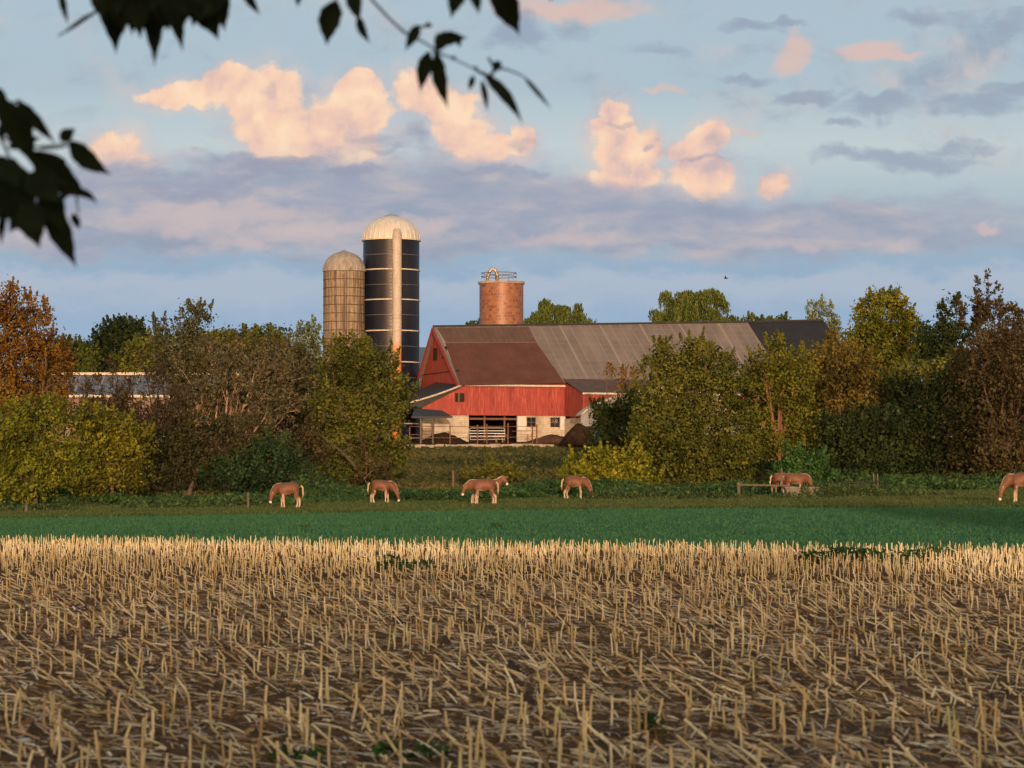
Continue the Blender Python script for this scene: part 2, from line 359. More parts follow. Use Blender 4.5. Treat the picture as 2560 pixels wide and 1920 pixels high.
strip('farmyard_ground', lambda x: 292.6+0*x, lambda x: 345+0*x, 60, M['dirt'], xs)
M['hill'] = material('far_field', (.30,.24,.09), .95, .5, .02, col2=(.10,.13,.05))
for q_ in ('meadow','hill','dirt','manure'): bq = M[q_].node_tree.nodes['Principled BSDF']; bq.inputs['Specular IOR Level'].default_value = 0; bq.inputs['Roughness'].default_value = 1
strip('far_fields', lambda x: 345+0*x, lambda x: 1500+0*x, 40, M['hill'], xs)

# ------------------------------------------------------------------ barn
TH = R(18); BX, BY, BZ = at(1090, 817, 312).x, 312.0, 6.15
def loc(px, py, yl=None, xl=None, zl=None):
    """where the sight line meets a plane of the barn's own frame"""
    o = Vector((0, 0, CAMZ)); p = at(px, py, 1)-o; o = o-Vector((BX, BY, BZ))
    Rm = Matrix.Rotation(-TH, 3, 'Z'); o = Rm @ o; p = Rm @ p
    ax, val = (1, yl) if yl is not None else ((0, xl) if xl is not None else (2, zl))
    return o+p*((val-o[ax])/p[ax])
barn = empty('barn', (BX, BY, BZ), TH, 'long red dairy barn with a patched grey, rust and black roof', 'barn')
YF = -9.1
r0 = Vector((-.35, 0, loc(1090, 817, yl=0).z)); p = loc(1869, 806, yl=0); r1 = Vector((p.x, 0, p.z)); p = loc(2059, 803, yl=0); r2 = Vector((p.x, 0, p.z))
e0 = Vector((-.35, YF-.35, loc(1149, 960, yl=YF-.35).z)); xe = r2.x
e2 = Vector((xe+.2, YF-.35, loc(1430, 948, yl=YF-.35).z+.9)); lam = (r1.x-r0.x)/(r2.x-r0.x); e1 = e0.lerp(e2, lam)
kb = Vector((-.35, 5.7, loc(1054, 934, xl=-.35).z if False else 7.2)); kb1 = kb+Vector((r1.x-r0.x, 0, .8)); kb2 = kb+Vector((xe, 0, 1.2))
MB().slab([e0, e1, r1, r0], .16, (0, .4, -1)).build('roof', M['grey_roof'], barn)
rb = MB().slab([e1+Vector((.01,0,.05)), e2+Vector((0,0,.05)), r2+Vector((0,0,.05)), r1+Vector((.01,0,.05))], .16, (0, .4, -1)).build('roof', M['black_roof'], barn); rb['label'] = 'black end of the barn roof'
MB().slab([r0, r1, r2, kb2, kb1, kb], .16, (0, -.4, -1)).build('roof_back', M['grey_roof'], barn)
MB().tube([r0+Vector((0,0,.05)), r1+Vector((0,0,.07)), r2+Vector((0,0,.12))], .13, 6).build('ridge_cap', M['dark_roof'], barn)
# plane of the front slope, for the rusty patch
nrm = (e1-e0).cross(r0-e0).normalized()
if nrm.z < 0: nrm = -nrm
def onroof(px, py, off=.05):
    o = Vector((0, 0, CAMZ)); q = at(px, py, 1)-o; o = o-Vector((BX, BY, BZ)); Rm = Matrix.Rotation(-TH, 3, 'Z'); o = Rm @ o; q = Rm @ q
    a = e0+nrm*off; return o+q*((a-o).dot(nrm)/q.dot(nrm))
pa = [onroof(1151, 962), onroof(1411, 957), onroof(1341, 856), onroof(1113, 857)]
MB().slab(pa, .09, -nrm).build('rusty_roof_patch', M['rust_roof'], barn)
pa = [onroof(1115, 855, .045), onroof(1340, 853.5, .045), onroof(1322, 817, .045), onroof(1092.5, 819.5, .045)]
MB().slab(pa, .09, -nrm).build('old_roof_patch', M['brown_roof'], barn)
# gable wall at the near end
gw = MB(); gw.slab([(0, YF+.35, 0), (0, YF+.35, e0.z-.1), (0, 0, r0.z-.2), (0, 5.4, kb.z-.1), (0, 5.4, 0)], .2, (1, 0, 0)); gw.build('gable_wall', M['red'], barn)
gb = MB(); gb.slab([(xe, YF, 0), (xe, YF, e2.z-.2), (xe, 0, r2.z-.3), (xe, 5.4, kb2.z-.2), (xe, 5.4, 0)], .2, (-1, 0, 0)); gb.build('gable_wall', M['red'], barn)
bk = MB(); bk.box((.2, 5.2, 0), (xe-.2, 5.4, kb.z-.1)); bk.build('back_wall', M['red'], barn)
rk = MB()
for a, b in ((r0, e0), (r0, kb)):
    a = Vector(a); b = Vector(b); rk.slab([a+Vector((-.06,0,-.05)), b+Vector((-.06,0,-.05)), b+Vector((-.06,0,-.45)), a+Vector((-.06,0,-.5))], .07, (-1, 0, 0))
rk.build('rake_board', M['red_trim'], barn)
for (px, py) in ((1088, 888), (1111, 884)):
    q = loc(px, py, xl=-.03); w_ = MB(); w_.box((-.06, q.y-.75, q.z-.55), (.02, q.y+.75, q.z+.75)); w_.build('gable_window', M['dark_in'], barn)
gl = MB(); q = loc(1100, 932, xl=0); gl.box((-.05, YF+.5, q.z-.04), (-.003, 5.3, q.z+.06)); gl.build('girt_line', M['dark_in'], barn)
# front wall: red boards above, block below
a = loc(1159, 963, yl=YF); b = loc(1411, 957, yl=YF); zb = loc(1290, 1039, yl=YF).z
XB = b.x
wl = MB(); wl.slab([(a.x, YF, zb), (XB, YF, zb), (XB, YF, b.z), (a.x, YF, a.z)], .18, (0, 1, 0)); wl.build('front_wall', M['red'], barn)
c = loc(1055, 1020, yl=YF); wL = MB(); wL.slab([(c.x, YF, zb), (a.x-.003, YF, zb), (a.x-.003, YF, a.z-.1), (c.x, YF, c.z)], .18, (0, 1, 0)); wL.build('lean_to_wall', M['red'], barn)
d0 = loc(1157, 962, yl=YF-.3); d1 = loc(1003, 1012, yl=YF-.3)
dp = MB(); dp.slab([(d0.x, YF+.05, a.z-.15), (d1.x+.2, YF+.05, d1.z-.05), (c.x, YF+.05, c.z+.03)], .1, (0, 1, 0)); dp.build('lean_to_infill', M['dark_roof'], barn)
lr = MB(); lr.slab([(d0.x-.1, YF-.3, d0.z), (d1.x, YF-.3, d1.z), (d1.x, YF+9, d1.z-.3), (.0, YF+9, d0.z+.6)], .12, (0, 0, -1)); lr.build('lean_to_roof', M['dark_roof'], barn)
fs = MB(); pts = [(d0.x+(d1.x-d0.x)*t, YF-.36, d0.z+(d1.z-d0.z)*t-.35*math.sin(math.pi*t)*.4) for t in np.linspace(0, 1, 8)]
fs.tube(pts, .09, 5); fs.build('lean_to_fascia', M['white_trim'], barn)
fa = MB(); fa.box((a.x, YF-.42, a.z-.08), (XB+.1, YF-.36, a.z+.10)); fa.build('fascia', M['white_trim'], barn)
ww = MB(); q0 = loc(1138, 1005, yl=YF); q1 = loc(1161, 983, yl=YF); ww.box((q0.x, YF-.03, q0.z), (q1.x, YF+.02, q1.z)); win = ww.build('window', M['dark_in'], barn)
mm = MB(); mm.box((q0.x+.32, YF-.05, q0.z), (q0.x+.46, YF-.033, q1.z)); mm.build('mullion', M['wood'], win)
YB = YF+.22
def bl(px): return loc(px, 1070, yl=YB).x
bw = MB()
def blk(x0, x1, z0, z1): bw.box((x0, YB, z0), (x1, YB+.3, z1))
xo0, xo1 = bl(1172), bl(1293); zt = zb-.002
wz0, wz1 = loc(1330, 1068, yl=YB).z, loc(1330, 1043, yl=YB).z
wins = [(bl(1317), bl(1340)), (bl(1376), bl(1400))]
blk(c.x, xo0, -.6, zt); blk(xo1, wins[0][0], -.6, zt)
blk(wins[0][1], wins[1][0], -.6, zt); blk(wins[1][1], XB+.2, -.6, zt)
for x0, x1 in wins: blk(x0, x1, -.6, wz0); blk(x0, x1, wz1, zt)
bw.build('block_wall', M['block'], barn)
for x0, x1 in wins:
    g = MB().box((x0, YB+.12, wz0), (x1, YB+.15, wz1)).build('window', M['glass'], barn)
    fr = MB(); xm = (x0+x1)/2; zm = (wz0+wz1)/2
    for bx in ((x0, x0+.05, wz0, wz1), (x1-.05, x1, wz0, wz1), (xm-.03, xm+.03, wz0+.05, wz1-.05), (x0+.05, xm-.03, zm-.03, zm+.03), (xm+.03, x1-.05, zm-.03, zm+.03), (x0+.05, x1-.05, wz0, wz0+.05), (x0+.05, x1-.05, wz1-.05, wz1)):
        fr.box((bx[0], YB+.06, bx[2]), (bx[1], YB+.115, bx[3]))
    fr.build('window_frame', M['wood'], g)
for (p0, p1, y0, y1) in ((1294, 1315, 1075, 1040), (1401, 1413, 1075, 1040)):
    A, B = loc(p0, y0, yl=YB-.06), loc(p1, y1, yl=YB-.06); MB().box((A.x, YB-.07, A.z), (B.x, YB-.01, B.z-.03)).build('shutter', M['white_paint'], barn)
# the open bay: near-black wall colour stands in for the dimness inside
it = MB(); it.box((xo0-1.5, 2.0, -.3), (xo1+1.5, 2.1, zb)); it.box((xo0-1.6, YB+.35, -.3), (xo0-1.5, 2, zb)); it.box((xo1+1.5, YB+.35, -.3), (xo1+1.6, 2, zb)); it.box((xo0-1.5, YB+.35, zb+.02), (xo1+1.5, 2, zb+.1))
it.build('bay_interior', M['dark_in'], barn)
bt = MB()
for px in (1215, 1265): x = bl(px); bt.box((x-.08, YB+.5, -.2), (x+.08, YB+.66, zb))
bt.box((xo0, YB+.35, zb-.45), (xo1, YB+.49, zb-.25)); bt.build('bay_timbers', M['rusty_pipe'], barn)
# right-hand lean-to that comes further forward
f0 = loc(1457, 981, xl=XB); YR = f0.y; g0 = loc(1411, 956, xl=XB)
sd_ = MB(); sd_.slab([(XB, YF-.01, zb), (XB, YR, zb-.3), (XB, YR, f0.z), (XB, YF-.01, g0.z-.1)], .18, (1, 0, 0)); sd_.build('side_wall', M['red'], barn)
XR = XB+26
fw = MB(); fw.box((XB+.19, YR, zb-.8), (XR, YR+.18, f0.z+.02)); fw.build('front_wall', M['red'], barn)
rt = MB(); zz = e0.z+.2; rt.slab([(XB-.15, YR-.35, f0.z-.05), (XR, YR-.35, f0.z+.25), (XR, YF, zz+.7), (XB-.15, YF, loc(1411, 948, yl=YF).z+.03)], .12, (0, 0, -1)); rt.build('lean_to_roof', M['brown_roof'], barn)
MB().box((XB-.15, YR-.42, f0.z-.2), (XR, YR-.36, f0.z-.02)).build('fascia', M['white_trim'], barn)
sw = MB(); sw.box((XB+.02, YR, -.6), (XB+.3, YF, zb-.31)); sw.box((XB+.31, YR+.02, -.6), (XR, YR+.2, zb-.81)); sw.build('block_wall', M['block'], barn)
A, B = loc(1425, 1056, xl=XB), loc(1440, 1043, xl=XB); MB().box((XB-.02, A.y, A.z), (XB+.015, B.y, B.z)).build('window', M['glass'], barn)

# low white machine shed half hidden by the trees
D = 296
S0, S1 = at(1449, 1040, D), at(1885, 1040, D); gzs = gzf(0, 296)
shed = empty('white_shed', ((S0.x+S1.x)/2, D, gzs-.3), R(8), 'low white shed with a shallow curved roof behind the olive tree', 'shed')
hw = (S1.x-S0.x)/2; hr = S0.z-gzs+.3; pk = at(1740, 973, D).z-gzs+.3
prof = [(-hw, hr)]+[(-hw+2*hw*t, hr+(pk-hr)*math.sin(math.pi*min(1, t*.98+.01))**.8) for t in np.linspace(.04, .96, 14)]+[(hw, hr)]
MB().slab([(-hw, 0, 0)]+[(x, 0, z) for x, z in prof]+[(hw, 0, 0)], .2, (0, 1, 0)).build('wall', material('shaded_white_wall', (.30,.31,.32), .7, .4, 1), shed)  # white wall greyed to carry the shade of the dark bush
sr = MB()
for (xa, za), (xb, zb_) in zip(prof[:-1], prof[1:]): sr.slab([(xa, -.5, za+.03), (xb, -.5, zb_+.03), (xb, 3, zb_+.03), (xa, 3, za+.03)], .14, (0, 0, 1))
sr.build('roof', M['white_trim'], shed)
for u in (-hw+.9, -hw+2.6): MB().box((u-.35, -.03, 1.1), (u+.35, .02, 2.1)).build('window', M['glass'], shed)

# ------------------------------------------------------------------ silos
def navy_mat():
    m = bpy.data.materials.new('navy_enamel'); m.use_nodes = True; T = NT(m.node_tree); bs = T.t.nodes['Principled BSDF']
    t = T.n('ShaderNodeTexCoord').outputs['Object']
    n = T.noise(T.v('MULTIPLY', t, (1, 1, .12)), 1.2, 5, .6).outputs[0]
    c = T.ramp(n, [(.35, (.006,.009,.022)), (.7, (.017,.02,.036))])
    T.lk(c, bs.inputs['Base Color']); bs.inputs['Specular IOR Level'].default_value = .28; bp = T.n('ShaderNodeBump'); bp.inputs['Strength'].default_value = .35; bp.inputs['Distance'].default_value = .02; T.lk(T.noise(t, 1.1, 2, .5).outputs[0], bp.inputs['Height']); T.lk(bp.outputs[0], bs.inputs['Normal'])
    T.lk(T.ramp(n, [(.3, (.30,)*3), (.7, (.46,)*3)]), bs.inputs['Roughness']); return m
SD = 318
tall = empty('tall_navy_silo', (at(977.5, 1100, SD).x, SD, 6.1), 0, 'tall navy blue silo with a white ribbed dome and pale chute', 'silo')
rr = 70.5/F*SD; zD = at(978, 601, SD).z-6.1; zT = at(978, 540, SD).z-6.1
def sub(lst): return lst
zs = [-.5]+[zD*i/24 for i in range(1, 25)]
MB().lathe([(rr, z) for z in zs], 72).build('shell', navy_mat(), tall, True)
for py in (677, 752, 829, 907, 985, 1060):
    z = at(978, py, SD).z-6.1; MB().lathe([(rr+.005, z-.06), (rr+.09, z-.06), (rr+.09, z+.06), (rr+.005, z+.06)], 72).build('band', M['white_trim'], tall)
M['seam'] = material('seam_metal', (.10,.11,.14), .4)
for py in (640, 715, 790, 868, 946, 1022):
    z = at(978, py, SD).z-6.1; MB().lathe([(rr+.004, z-.035), (rr+.03, z-.035), (rr+.03, z+.035), (rr+.004, z+.035)], 72).build('seam', M['seam'], tall)
M['chute'] = material('chute_metal', (.50,.46,.42), .6, .2, 1.5, (1,1,.5))
M['dome'] = material('dome_metal', (.60,.60,.58), .45, .2, 2, (1,1,.3), metal=.1)
def dome(parent, r, z0, z1, nr, mat, pw=.5, amp=.035, name='dome'):
    n = nr*6; vs = []; rings = 14
    for i in range(rings+1):
        t = i/rings*math.pi/2*.97
        for j in range(n):
            rib = 1+amp*(1 if j % 6 == 0 else 0)*math.cos(t); a = 2*math.pi*j/n
            vs.append((r*math.cos(t)**.92*rib*math.cos(a), r*math.cos(t)**.92*rib*math.sin(a), z0+(z1-z0)*math.sin(t)))
    fs = [(i*n+j, i*n+(j+1) % n, (i+1)*n+(j+1) % n, (i+1)*n+j) for i in range(rings) for j in range(n)]
    return MB().add(vs, fs).build(name, mat, parent)
dm = dome(tall, rr+.08, zD, zT, 32, M['dome'], amp=.02)
cp = MB().lathe([(.75, zT-.16), (.75, zT+.02), (.4, zT+.12), (0, zT+.18)], 20).build('dome_cap', material('cap', (.25,.23,.21), .6), dm)
MB().lathe([(rr+.1, zD-.1), (rr+.16, zD-.1), (rr+.16, zD+.06), (rr+.02, zD+.06)], 72).build('rim', M['white_trim'], tall)
# chute: half round, pale above, rusty below
ca = -math.pi/2+math.asin((994-977.5)/70.5); cxc, cyc = (rr+.1)*math.cos(ca), (rr+.1)*math.sin(ca)
cw = 11.5/F*SD; zr = at(978, 800, SD).z-6.1
def chute(zl, zh, mat, name):
    b = MB(); nseg = max(2, int((zh-zl)/.42)); pr = []
    for i in range(nseg):
        za = zl+(zh-zl)*i/nseg; zc = zl+(zh-zl)*(i+1)/nseg; pr += [(cw, za), (cw, zc-.06), (cw+.035, zc-.05), (cw+.035, zc-.01)]
    b.lathe(pr, 14, (cxc, cyc), ca-math.pi/2-.2, ca+math.pi/2+.2); return b.build(name, mat, tall)
def rust_low(T, c, t):
    q = T.n('ShaderNodeSeparateXYZ'); T.lk(t, q.inputs[0])
    f = T.m('ADD', T.m('MULTIPLY', T.noise(t, 1.1, 5, .7).outputs[0], 7.0), T.m('MULTIPLY', q.outputs[2], -.9))
    return T.mix(T.step(f, RZ-1.4, RZ+1.2), (.47,.43,.39), c)
RZ = 3.6-(at(978, 870, SD).z-6.1)*.9
M['chute_rust'] = material('rusted_chute', (.62,.20,.05), .6, .5, .8, col2=(.50,.27,.13), extra=rust_low)
chute(zr, zD, M['chute'], 'chute'); q = chute(-.3, zr-.01, M['chute_rust'], 'chute'); q['label'] = 'rusty lower chute'
hd = MB(); zh = at(978, 578, SD).z-6.1
hd.lathe([(cw*1.08, zD-.05), (cw*1.02, zD+.35), (cw*.72, zh-.05), (cw*.6, zh), (0, zh+.05)], 14, (cxc*.99, cyc*.99)); hd.build('chute_hood', material('hood_metal', (.42,.40,.37), .5), tall, True)
ld = MB(); lx, ly = (rr+.14)*math.cos(ca-.2), (rr+.14)*math.sin(ca-.2)
for o_ in (-.17, .17): ld.tube([(lx+o_, ly, 0), (lx+o_, ly, zD)], .025, 4)
for i in range(int(zD/.4)): ld.tube([(lx-.17, ly, .3+i*.4), (lx+.17, ly, .3+i*.4)], .018, 4)
ld.build('ladder', M['rusty_pipe'], tall)

def stave_extra(T, c, t):
    c = streaks(T, c, t, (2.6,2.6,.10), 1.6, (.10,.07,.05), .46, .60, .9)
    return streaks(T, c, t, (1.3,1.3,.5), 2.2, (.46,.35,.25), .52, .7, .5)
M['stave'] = material('concrete_stave', (.30,.255,.20), .9, .3, 2.5, extra=stave_extra, bump=.3)
SD2 = 316
conc = empty('concrete_silo', (at(859.5, 1100, SD2).x, SD2, 6.1), 0, 'shorter weathered concrete stave silo with a dented grey dome', 'silo')
r3 = 51.5/F*SD2; z3 = at(860, 679, SD2).z-6.1; z4 = at(860, 629, SD2).z-6.1
MB().lathe([(r3, z3*i/20-.3) for i in range(21)]+[(r3, z3)], 56).build('shell', M['stave'], conc, True)
M['hoop'] = material('hoop_steel', (.10,.07,.055), .8)
for i in range(22):
    z = z3-i*21.2/F*SD2
    if z > 0: MB().lathe([(r3+.003, z-.05), (r3+.05, z-.05), (r3+.05, z+.04), (r3+.003, z+.04)], 56).build('hoop', M['hoop'], conc)
st = MB()
for i in range(14):
    aa = math.pi+math.pi*(i+.5)/14; st.tube([(r3*math.cos(aa)*1.003, r3*math.sin(aa)*1.003, 0), (r3*math.cos(aa)*1.003, r3*math.sin(aa)*1.003, z3)], .025, 4)
st.build('stave_joint', material('joint', (.09,.065,.05), .9), conc)
M['dome2'] = material('grey_dome', (.34,.32,.30), .6, .35, 2, (1,1,.4))
d2 = dome(conc, r3+.06, z3, z4, 22, M['dome2'], amp=.022)
MB().lathe([(.5, z4-.12), (.42, z4+.02), (0, z4+.22)], 14).build('dome_cap', M['dome2'], d2)
dg = MB(); xx = (875-859.5)/F*SD2; yf = -math.sqrt(r3*r3-xx*xx)
dg.slab([(xx-.42, yf-.10, z3), (xx+.35, yf-.10, z3), (xx+.05, yf+.35, z3+1.35)], .1, (0, 1, .3)); dg.slab([(xx-.42, yf-.12, z3), (xx+.05, yf+.33, z3+1.35), (xx-.15, yf+.75, z3+1.05), (xx-.6, yf+.35, z3+.02)], .05, (0, 1, .3))
dg.build('dome_hatch', material('hatch', (.20,.17,.15), .6), d2)
hc = MB(); xx = (869-859.5)/F*SD2; hc.tube([(xx, -math.sqrt(r3*r3-xx*xx)-.05, 0), (xx, -math.sqrt(r3*r3-xx*xx)-.05, z3)], .05, 5); hc.build('filler_pipe', material('pipe_dark', (.11,.09,.08), .7), conc)

def tile_extra(T, c, t):
    s = T.n('ShaderNodeSeparateXYZ'); T.lk(t, s.inputs[0]); an = T.m('ARCTAN2', s.outputs[0], s.outputs[1])
    cb = T.n('ShaderNodeCombineXYZ'); T.lk(T.m('MULTIPLY', an, 2.55), cb.inputs[0]); T.lk(s.outputs[2], cb.inputs[1])
    b = T.n('ShaderNodeTexBrick'); T.lk(cb.outputs[0], b.inputs['Vector']); b.inputs['Scale'].default_value = 1; b.inputs['Brick Width'].default_value = .46; b.inputs['Row Height'].default_value = .36; b.inputs['Mortar Size'].default_value = .03; b.inputs['Bias'].default_value = -.1
    b.inputs['Color1'].default_value = (.32,.125,.07,1); b.inputs['Color2'].default_value = (.12,.045,.028,1); b.inputs['Mortar'].default_value = (.22,.15,.11,1)
    return T.mix(.9, c, b.outputs['Color'])
M['tile'] = material('glazed_tile', (.42,.19,.11), .42, .45, 2, extra=tile_extra, spec=.4, bump=.5, bscale=5)
SD4 = 338
tz = 6.2; tsi = empty('tile_silo', (at(1253.5, 1100, SD4).x, SD4, tz), 0, 'round terracotta tile silo with a railing, behind the barn ridge', 'silo')
r5 = 55/F*SD4; z5 = at(1253, 708, SD4).z-tz
MB().lathe([(r5, z5*i/12) for i in range(13)], 56).build('shell', M['tile'], tsi, True)
MB().lathe([(r5, z5-.12), (r5+.16, z5-.12), (r5+.16, z5+.14), (r5-.25, z5+.14), (r5-.25, z5-.1), (0, z5-.1)], 56).build('rim', M['concrete'], tsi)
rl = MB(); rl_r = r5-.35
cxr = -.3
for zz_ in (z5+.62, z5+1.05): rl.tube([(cxr+rl_r*.93*math.cos(a), rl_r*.93*math.sin(a), zz_+.12) for a in np.linspace(0, 2*math.pi, 33)], .045, 4)
for a in np.linspace(.2, 2*math.pi+.2, 9)[:-1]: rl.tube([(cxr+rl_r*.93*math.cos(a), rl_r*.93*math.sin(a), z5), (cxr+rl_r*.93*math.cos(a), rl_r*.93*math.sin(a), z5+1.2)], .045, 4)
rl.build('railing', material('rail_steel', (.16,.18,.20), .5), tsi)
pp = MB(); x0, x1 = (1217-1253.5)/F*SD4, (1243-1253.5)/F*SD4; zt_ = at(1230, 670, SD4).z-tz-.15
pp.tube([(x0, -1, z5-.1), (x0+.12, -1, z5+.7), (x0+.35, -1, zt_-.3), ((x0+x1)/2, -1, zt_), (x1-.2, -1, zt_-.15), (x1, -1, zt_-.7), (x1+.05, -1, z5-.1)], .2, 8)
pp.build('filler_pipe', material('blower_pipe', (.50,.40,.32), .4, .4, 3, metal=.4), tsi, True)

# ------------------------------------------------------------------ other buildings
def shed_simple(name, label, x0, y_eave, y_ridge, y_base, x1, d, depth, rz, wall, roof, cat='shed', trim=None):
    A = at(x0, y_base, d); B = at(x1, y_base, d); ze = at(x0, y_eave, d).z; zr_ = at(x0, y_ridge, d+depth/2).z
    zg = min(gzf(0, d), at(x0, y_base, d).z)
    e = empty(name, ((A.x+B.x)/2, d, zg), rz, label, cat); h = (B.x-A.x)/2; ze -= zg; zr_ -= zg
    w_ = MB(); w_.box((-h, 0, -.5), (h, .2, ze)); w_.box((-h, depth-.2, -.5), (h, depth, ze))
    for s_ in (-h, h-.2): w_.slab([(s_, .2, -.5), (s_, .2, ze), (s_, depth/2, zr_-.12), (s_, depth-.2, ze), (s_, depth-.2, -.5)], .2, (1, 0, 0))
    w_.build('wall', wall, e)
    r_ = MB(); r_.slab([(-h-.4, -.5, ze-.05), (h+.4, -.5, ze-.05), (h+.4, depth/2, zr_), (-h-.4, depth/2, zr_)], .12, (0, 0, -1)); r_.slab([(-h-.4, depth+.5, ze-.05), (h+.4, depth+.5, ze-.05), (h+.4, depth/2, zr_), (-h-.4, depth/2, zr_)], .12, (0, 0, -1))
    r_.build('roof', roof, e)
    if trim:
        MB().box((-h-.4, -.58, ze-.25), (h+.4, -.51, ze+.02)).build('fascia', trim, e)
        MB().box((-h-.4, depth/2-.2, zr_+.01), (h+.4, depth/2+.2, zr_+.28)).build('ridge_vent', trim, e)
    return e
M['blue_metal'] = material('blue_grey_metal', (.13,.145,.18), .5, .3, .6, extra=lambda T, c, t: stripes(T, c, t, 0, .8, .1, (.33,.33,.37), .6))
M['pinkwall'] = material('pinkish_wall', (.24,.17,.14), .8, .3, 2)
e = shed_simple('cattle_shed', 'long low shed with blue grey metal roof and white eaves behind bare twigs', 120, 988, 938, 1075, 610, 300, 12, R(2), M['pinkwall'], M['blue_metal'], trim=M['white_trim'])
shed_simple('machine_shed', 'grey roofed shed glimpsed behind the brushy trees left of the silos', 600, 945, 895, 1075, 830, 335, 9, R(-4), M['pinkwall'], M['dark_roof'])
shed_simple('blue_shed', 'blue roofed shed between the navy silo and the barn gable', 1020, 930, 868, 1090, 1120, 350, 10, 0, M['blue_metal'], material('steel_blue_roof', (.10,.15,.21), .5))
shed_simple('farm_house', 'distant house with a brown roof beyond the trees on the right', 2350, 905, 868, 960, 2440, 400, 8, R(10), M['pinkwall'], M['brown_roof'], 'house')
shed_simple('garden_house', 'pink walled house at the right edge behind the brown tree', 2525, 895, 862, 960, 2600, 390, 8, R(-6), material('pink_wall', (.55,.33,.27), .8), M['brown_roof'], 'house')
e = empty('red_outbuilding', (at(2172, 1000, 330).x, 330, 6.2), R(24), 'small red gabled outbuilding past the black end of the barn', 'shed')
hp = at(2150, 862, 330).z-6.2; he = at(2207, 934, 330).z-6.2; xh = 58/F*330
MB().slab([(-xh, 0, 0), (-xh, 0, he), (-.1*xh, 0, hp), (xh, 0, he), (xh, 0, 0)], 8, (0, 1, 0)).build('wall', M['red'], e)
rq = MB(); rq.slab([(-.1*xh, -.4, hp+.25), (xh+.4, -.4, he), (xh+.4, 8.4, he), (-.1*xh, 8.4, hp+.25)], .14, (0, 0, 1)); rq.slab([(-.1*xh, -.4, hp+.25), (-xh-.4, -.4, he), (-xh-.4, 8.4, he), (-.1*xh, 8.4, hp+.25)], .14, (0, 0, 1)); rq.build('roof', M['red_trim'], e)

# ------------------------------------------------------------------ farmyard: wall, fence, gate, shelter, heap
def gp(px, d, dz=0): p = at(px, 1100, d); return Vector((p.x, d, gzf(p.x, d)+dz))
A, B = gp(1010, 292.9), gp(1385, 292.9)
rw = MB(); n = 14
for i in range(n):
    xa = A.x+(B.x-A.x)*i/n; xb = A.x+(B.x-A.x)*(i+1)/n-.02; t = at(1200, 1111+random.uniform(-1.2, 1.5)-(i/n)*2+1, 292.7).z; rw.box((xa, 292.3, 4.6), (xb, 292.95, t))
tag(rw.build('retaining_wall', M['concrete']), 'pale low concrete retaining wall in front of the farmyard', 'wall')
fen = empty('yard_fence', gp(1180, 297), 0, 'rusty pipe fence along the farmyard in front of the barn', 'fence')
def fl(px, py, d): return at(px, py, d)-fen.location
for px, top in ((1024,1068),(1125,1063),(1194,1062),(1331,1064),(1342,1061),(1217,1060),(1270,1058)):
    b0 = fl(px, 1112, 297); MB().tube([b0-Vector((0,0,.3)), (b0.x, 0, fl(px, top, 297).z)], .075, 6).build('post', M['rusty_pipe'], fen)
for y0, y1 in ((1066,1066),(1094,1092)):
    MB().tube([fl(1024, y0, 297), fl(1125, y0+.5, 297), fl(1194, y0, 297), fl(1342, y1, 297)], .03, 5).build('rail', M['rusty_pipe'], fen)
MB().tube([fl(1280, 1078, 297), fl(1342, 1077, 297)], .03, 5).build('rail', M['rusty_pipe'], fen)
gt = empty('farm_gate', gp(1218, 297.6), 0, 'pale tubular farm gate across the dark open bay of the barn', 'gate')
g = MB(); gl_ = lambda px, py: at(px, py, 297.6)-gt.location
tops = [gl_(1176, 1099), gl_(1174, 1073), gl_(1178, 1070), gl_(1258, 1070), gl_(1262, 1073), gl_(1262, 1098), gl_(1176, 1099)]
g.tube(tops, .04, 6); g.build('gate_frame', M['gate_metal'], gt)
g = MB()
for py in (1077, 1083.5, 1090.5): g.tube([gl_(1175, py), gl_(1262, py)], .025, 5)
g.tube([gl_(1217, 1070), gl_(1217, 1099)], .045, 5); g.build('gate_rails', M['gate_metal'], gt)
sh = empty('feed_shelter', gp(1080, 298.5), 0, 'small open shelter with a dark flat roof beside the block wall', 'shelter')
sf = lambda px, py, d=298.5: at(px, py, d)-sh.location
p0, p1 = sf(1030, 1046), sf(1132, 1046); t0 = sf(1045, 1032).z
MB().slab([(p0.x, -1.6, p0.z), (p1.x, -1.6, p1.z), (p1.x-1.2, 2.0, t0+.15), (p0.x+.2, 2.0, t0+.35)], .16, (0, 0, 1)).build('roof', M['dark_roof'], sh)
for px in (1053, 1083):
    for y_ in (-1.3, 1.7): q = sf(px, 1100); MB().box((q.x-.08, y_-.08, -.3), (q.x+.08, y_+.08, q.z*0+p0.z+.0)).build('post', M['wood'], sh)
rk2 = MB()
for i in range(8): q = sf(1058+i*3.3, 1070); rk2.box((q.x-.04, -1.2, q.z), (q.x+.04, -1.14, q.z-.7))
rk2.box((sf(1054,1066).x, -1.25, sf(1054,1066).z-.05), (sf(1083,1066).x, -1.13, sf(1054,1066).z+.05)); rk2.build('hay_rack', M['rusty_pipe'], sh)
pr_ = MB()
for py in (1087, 1096): pr_.tube([sf(1026, py)-Vector((0,1.5,0)), sf(1084, py)-Vector((0,1.5,0))], .035, 5)
pr_.build('rail', M['wood'], sh)
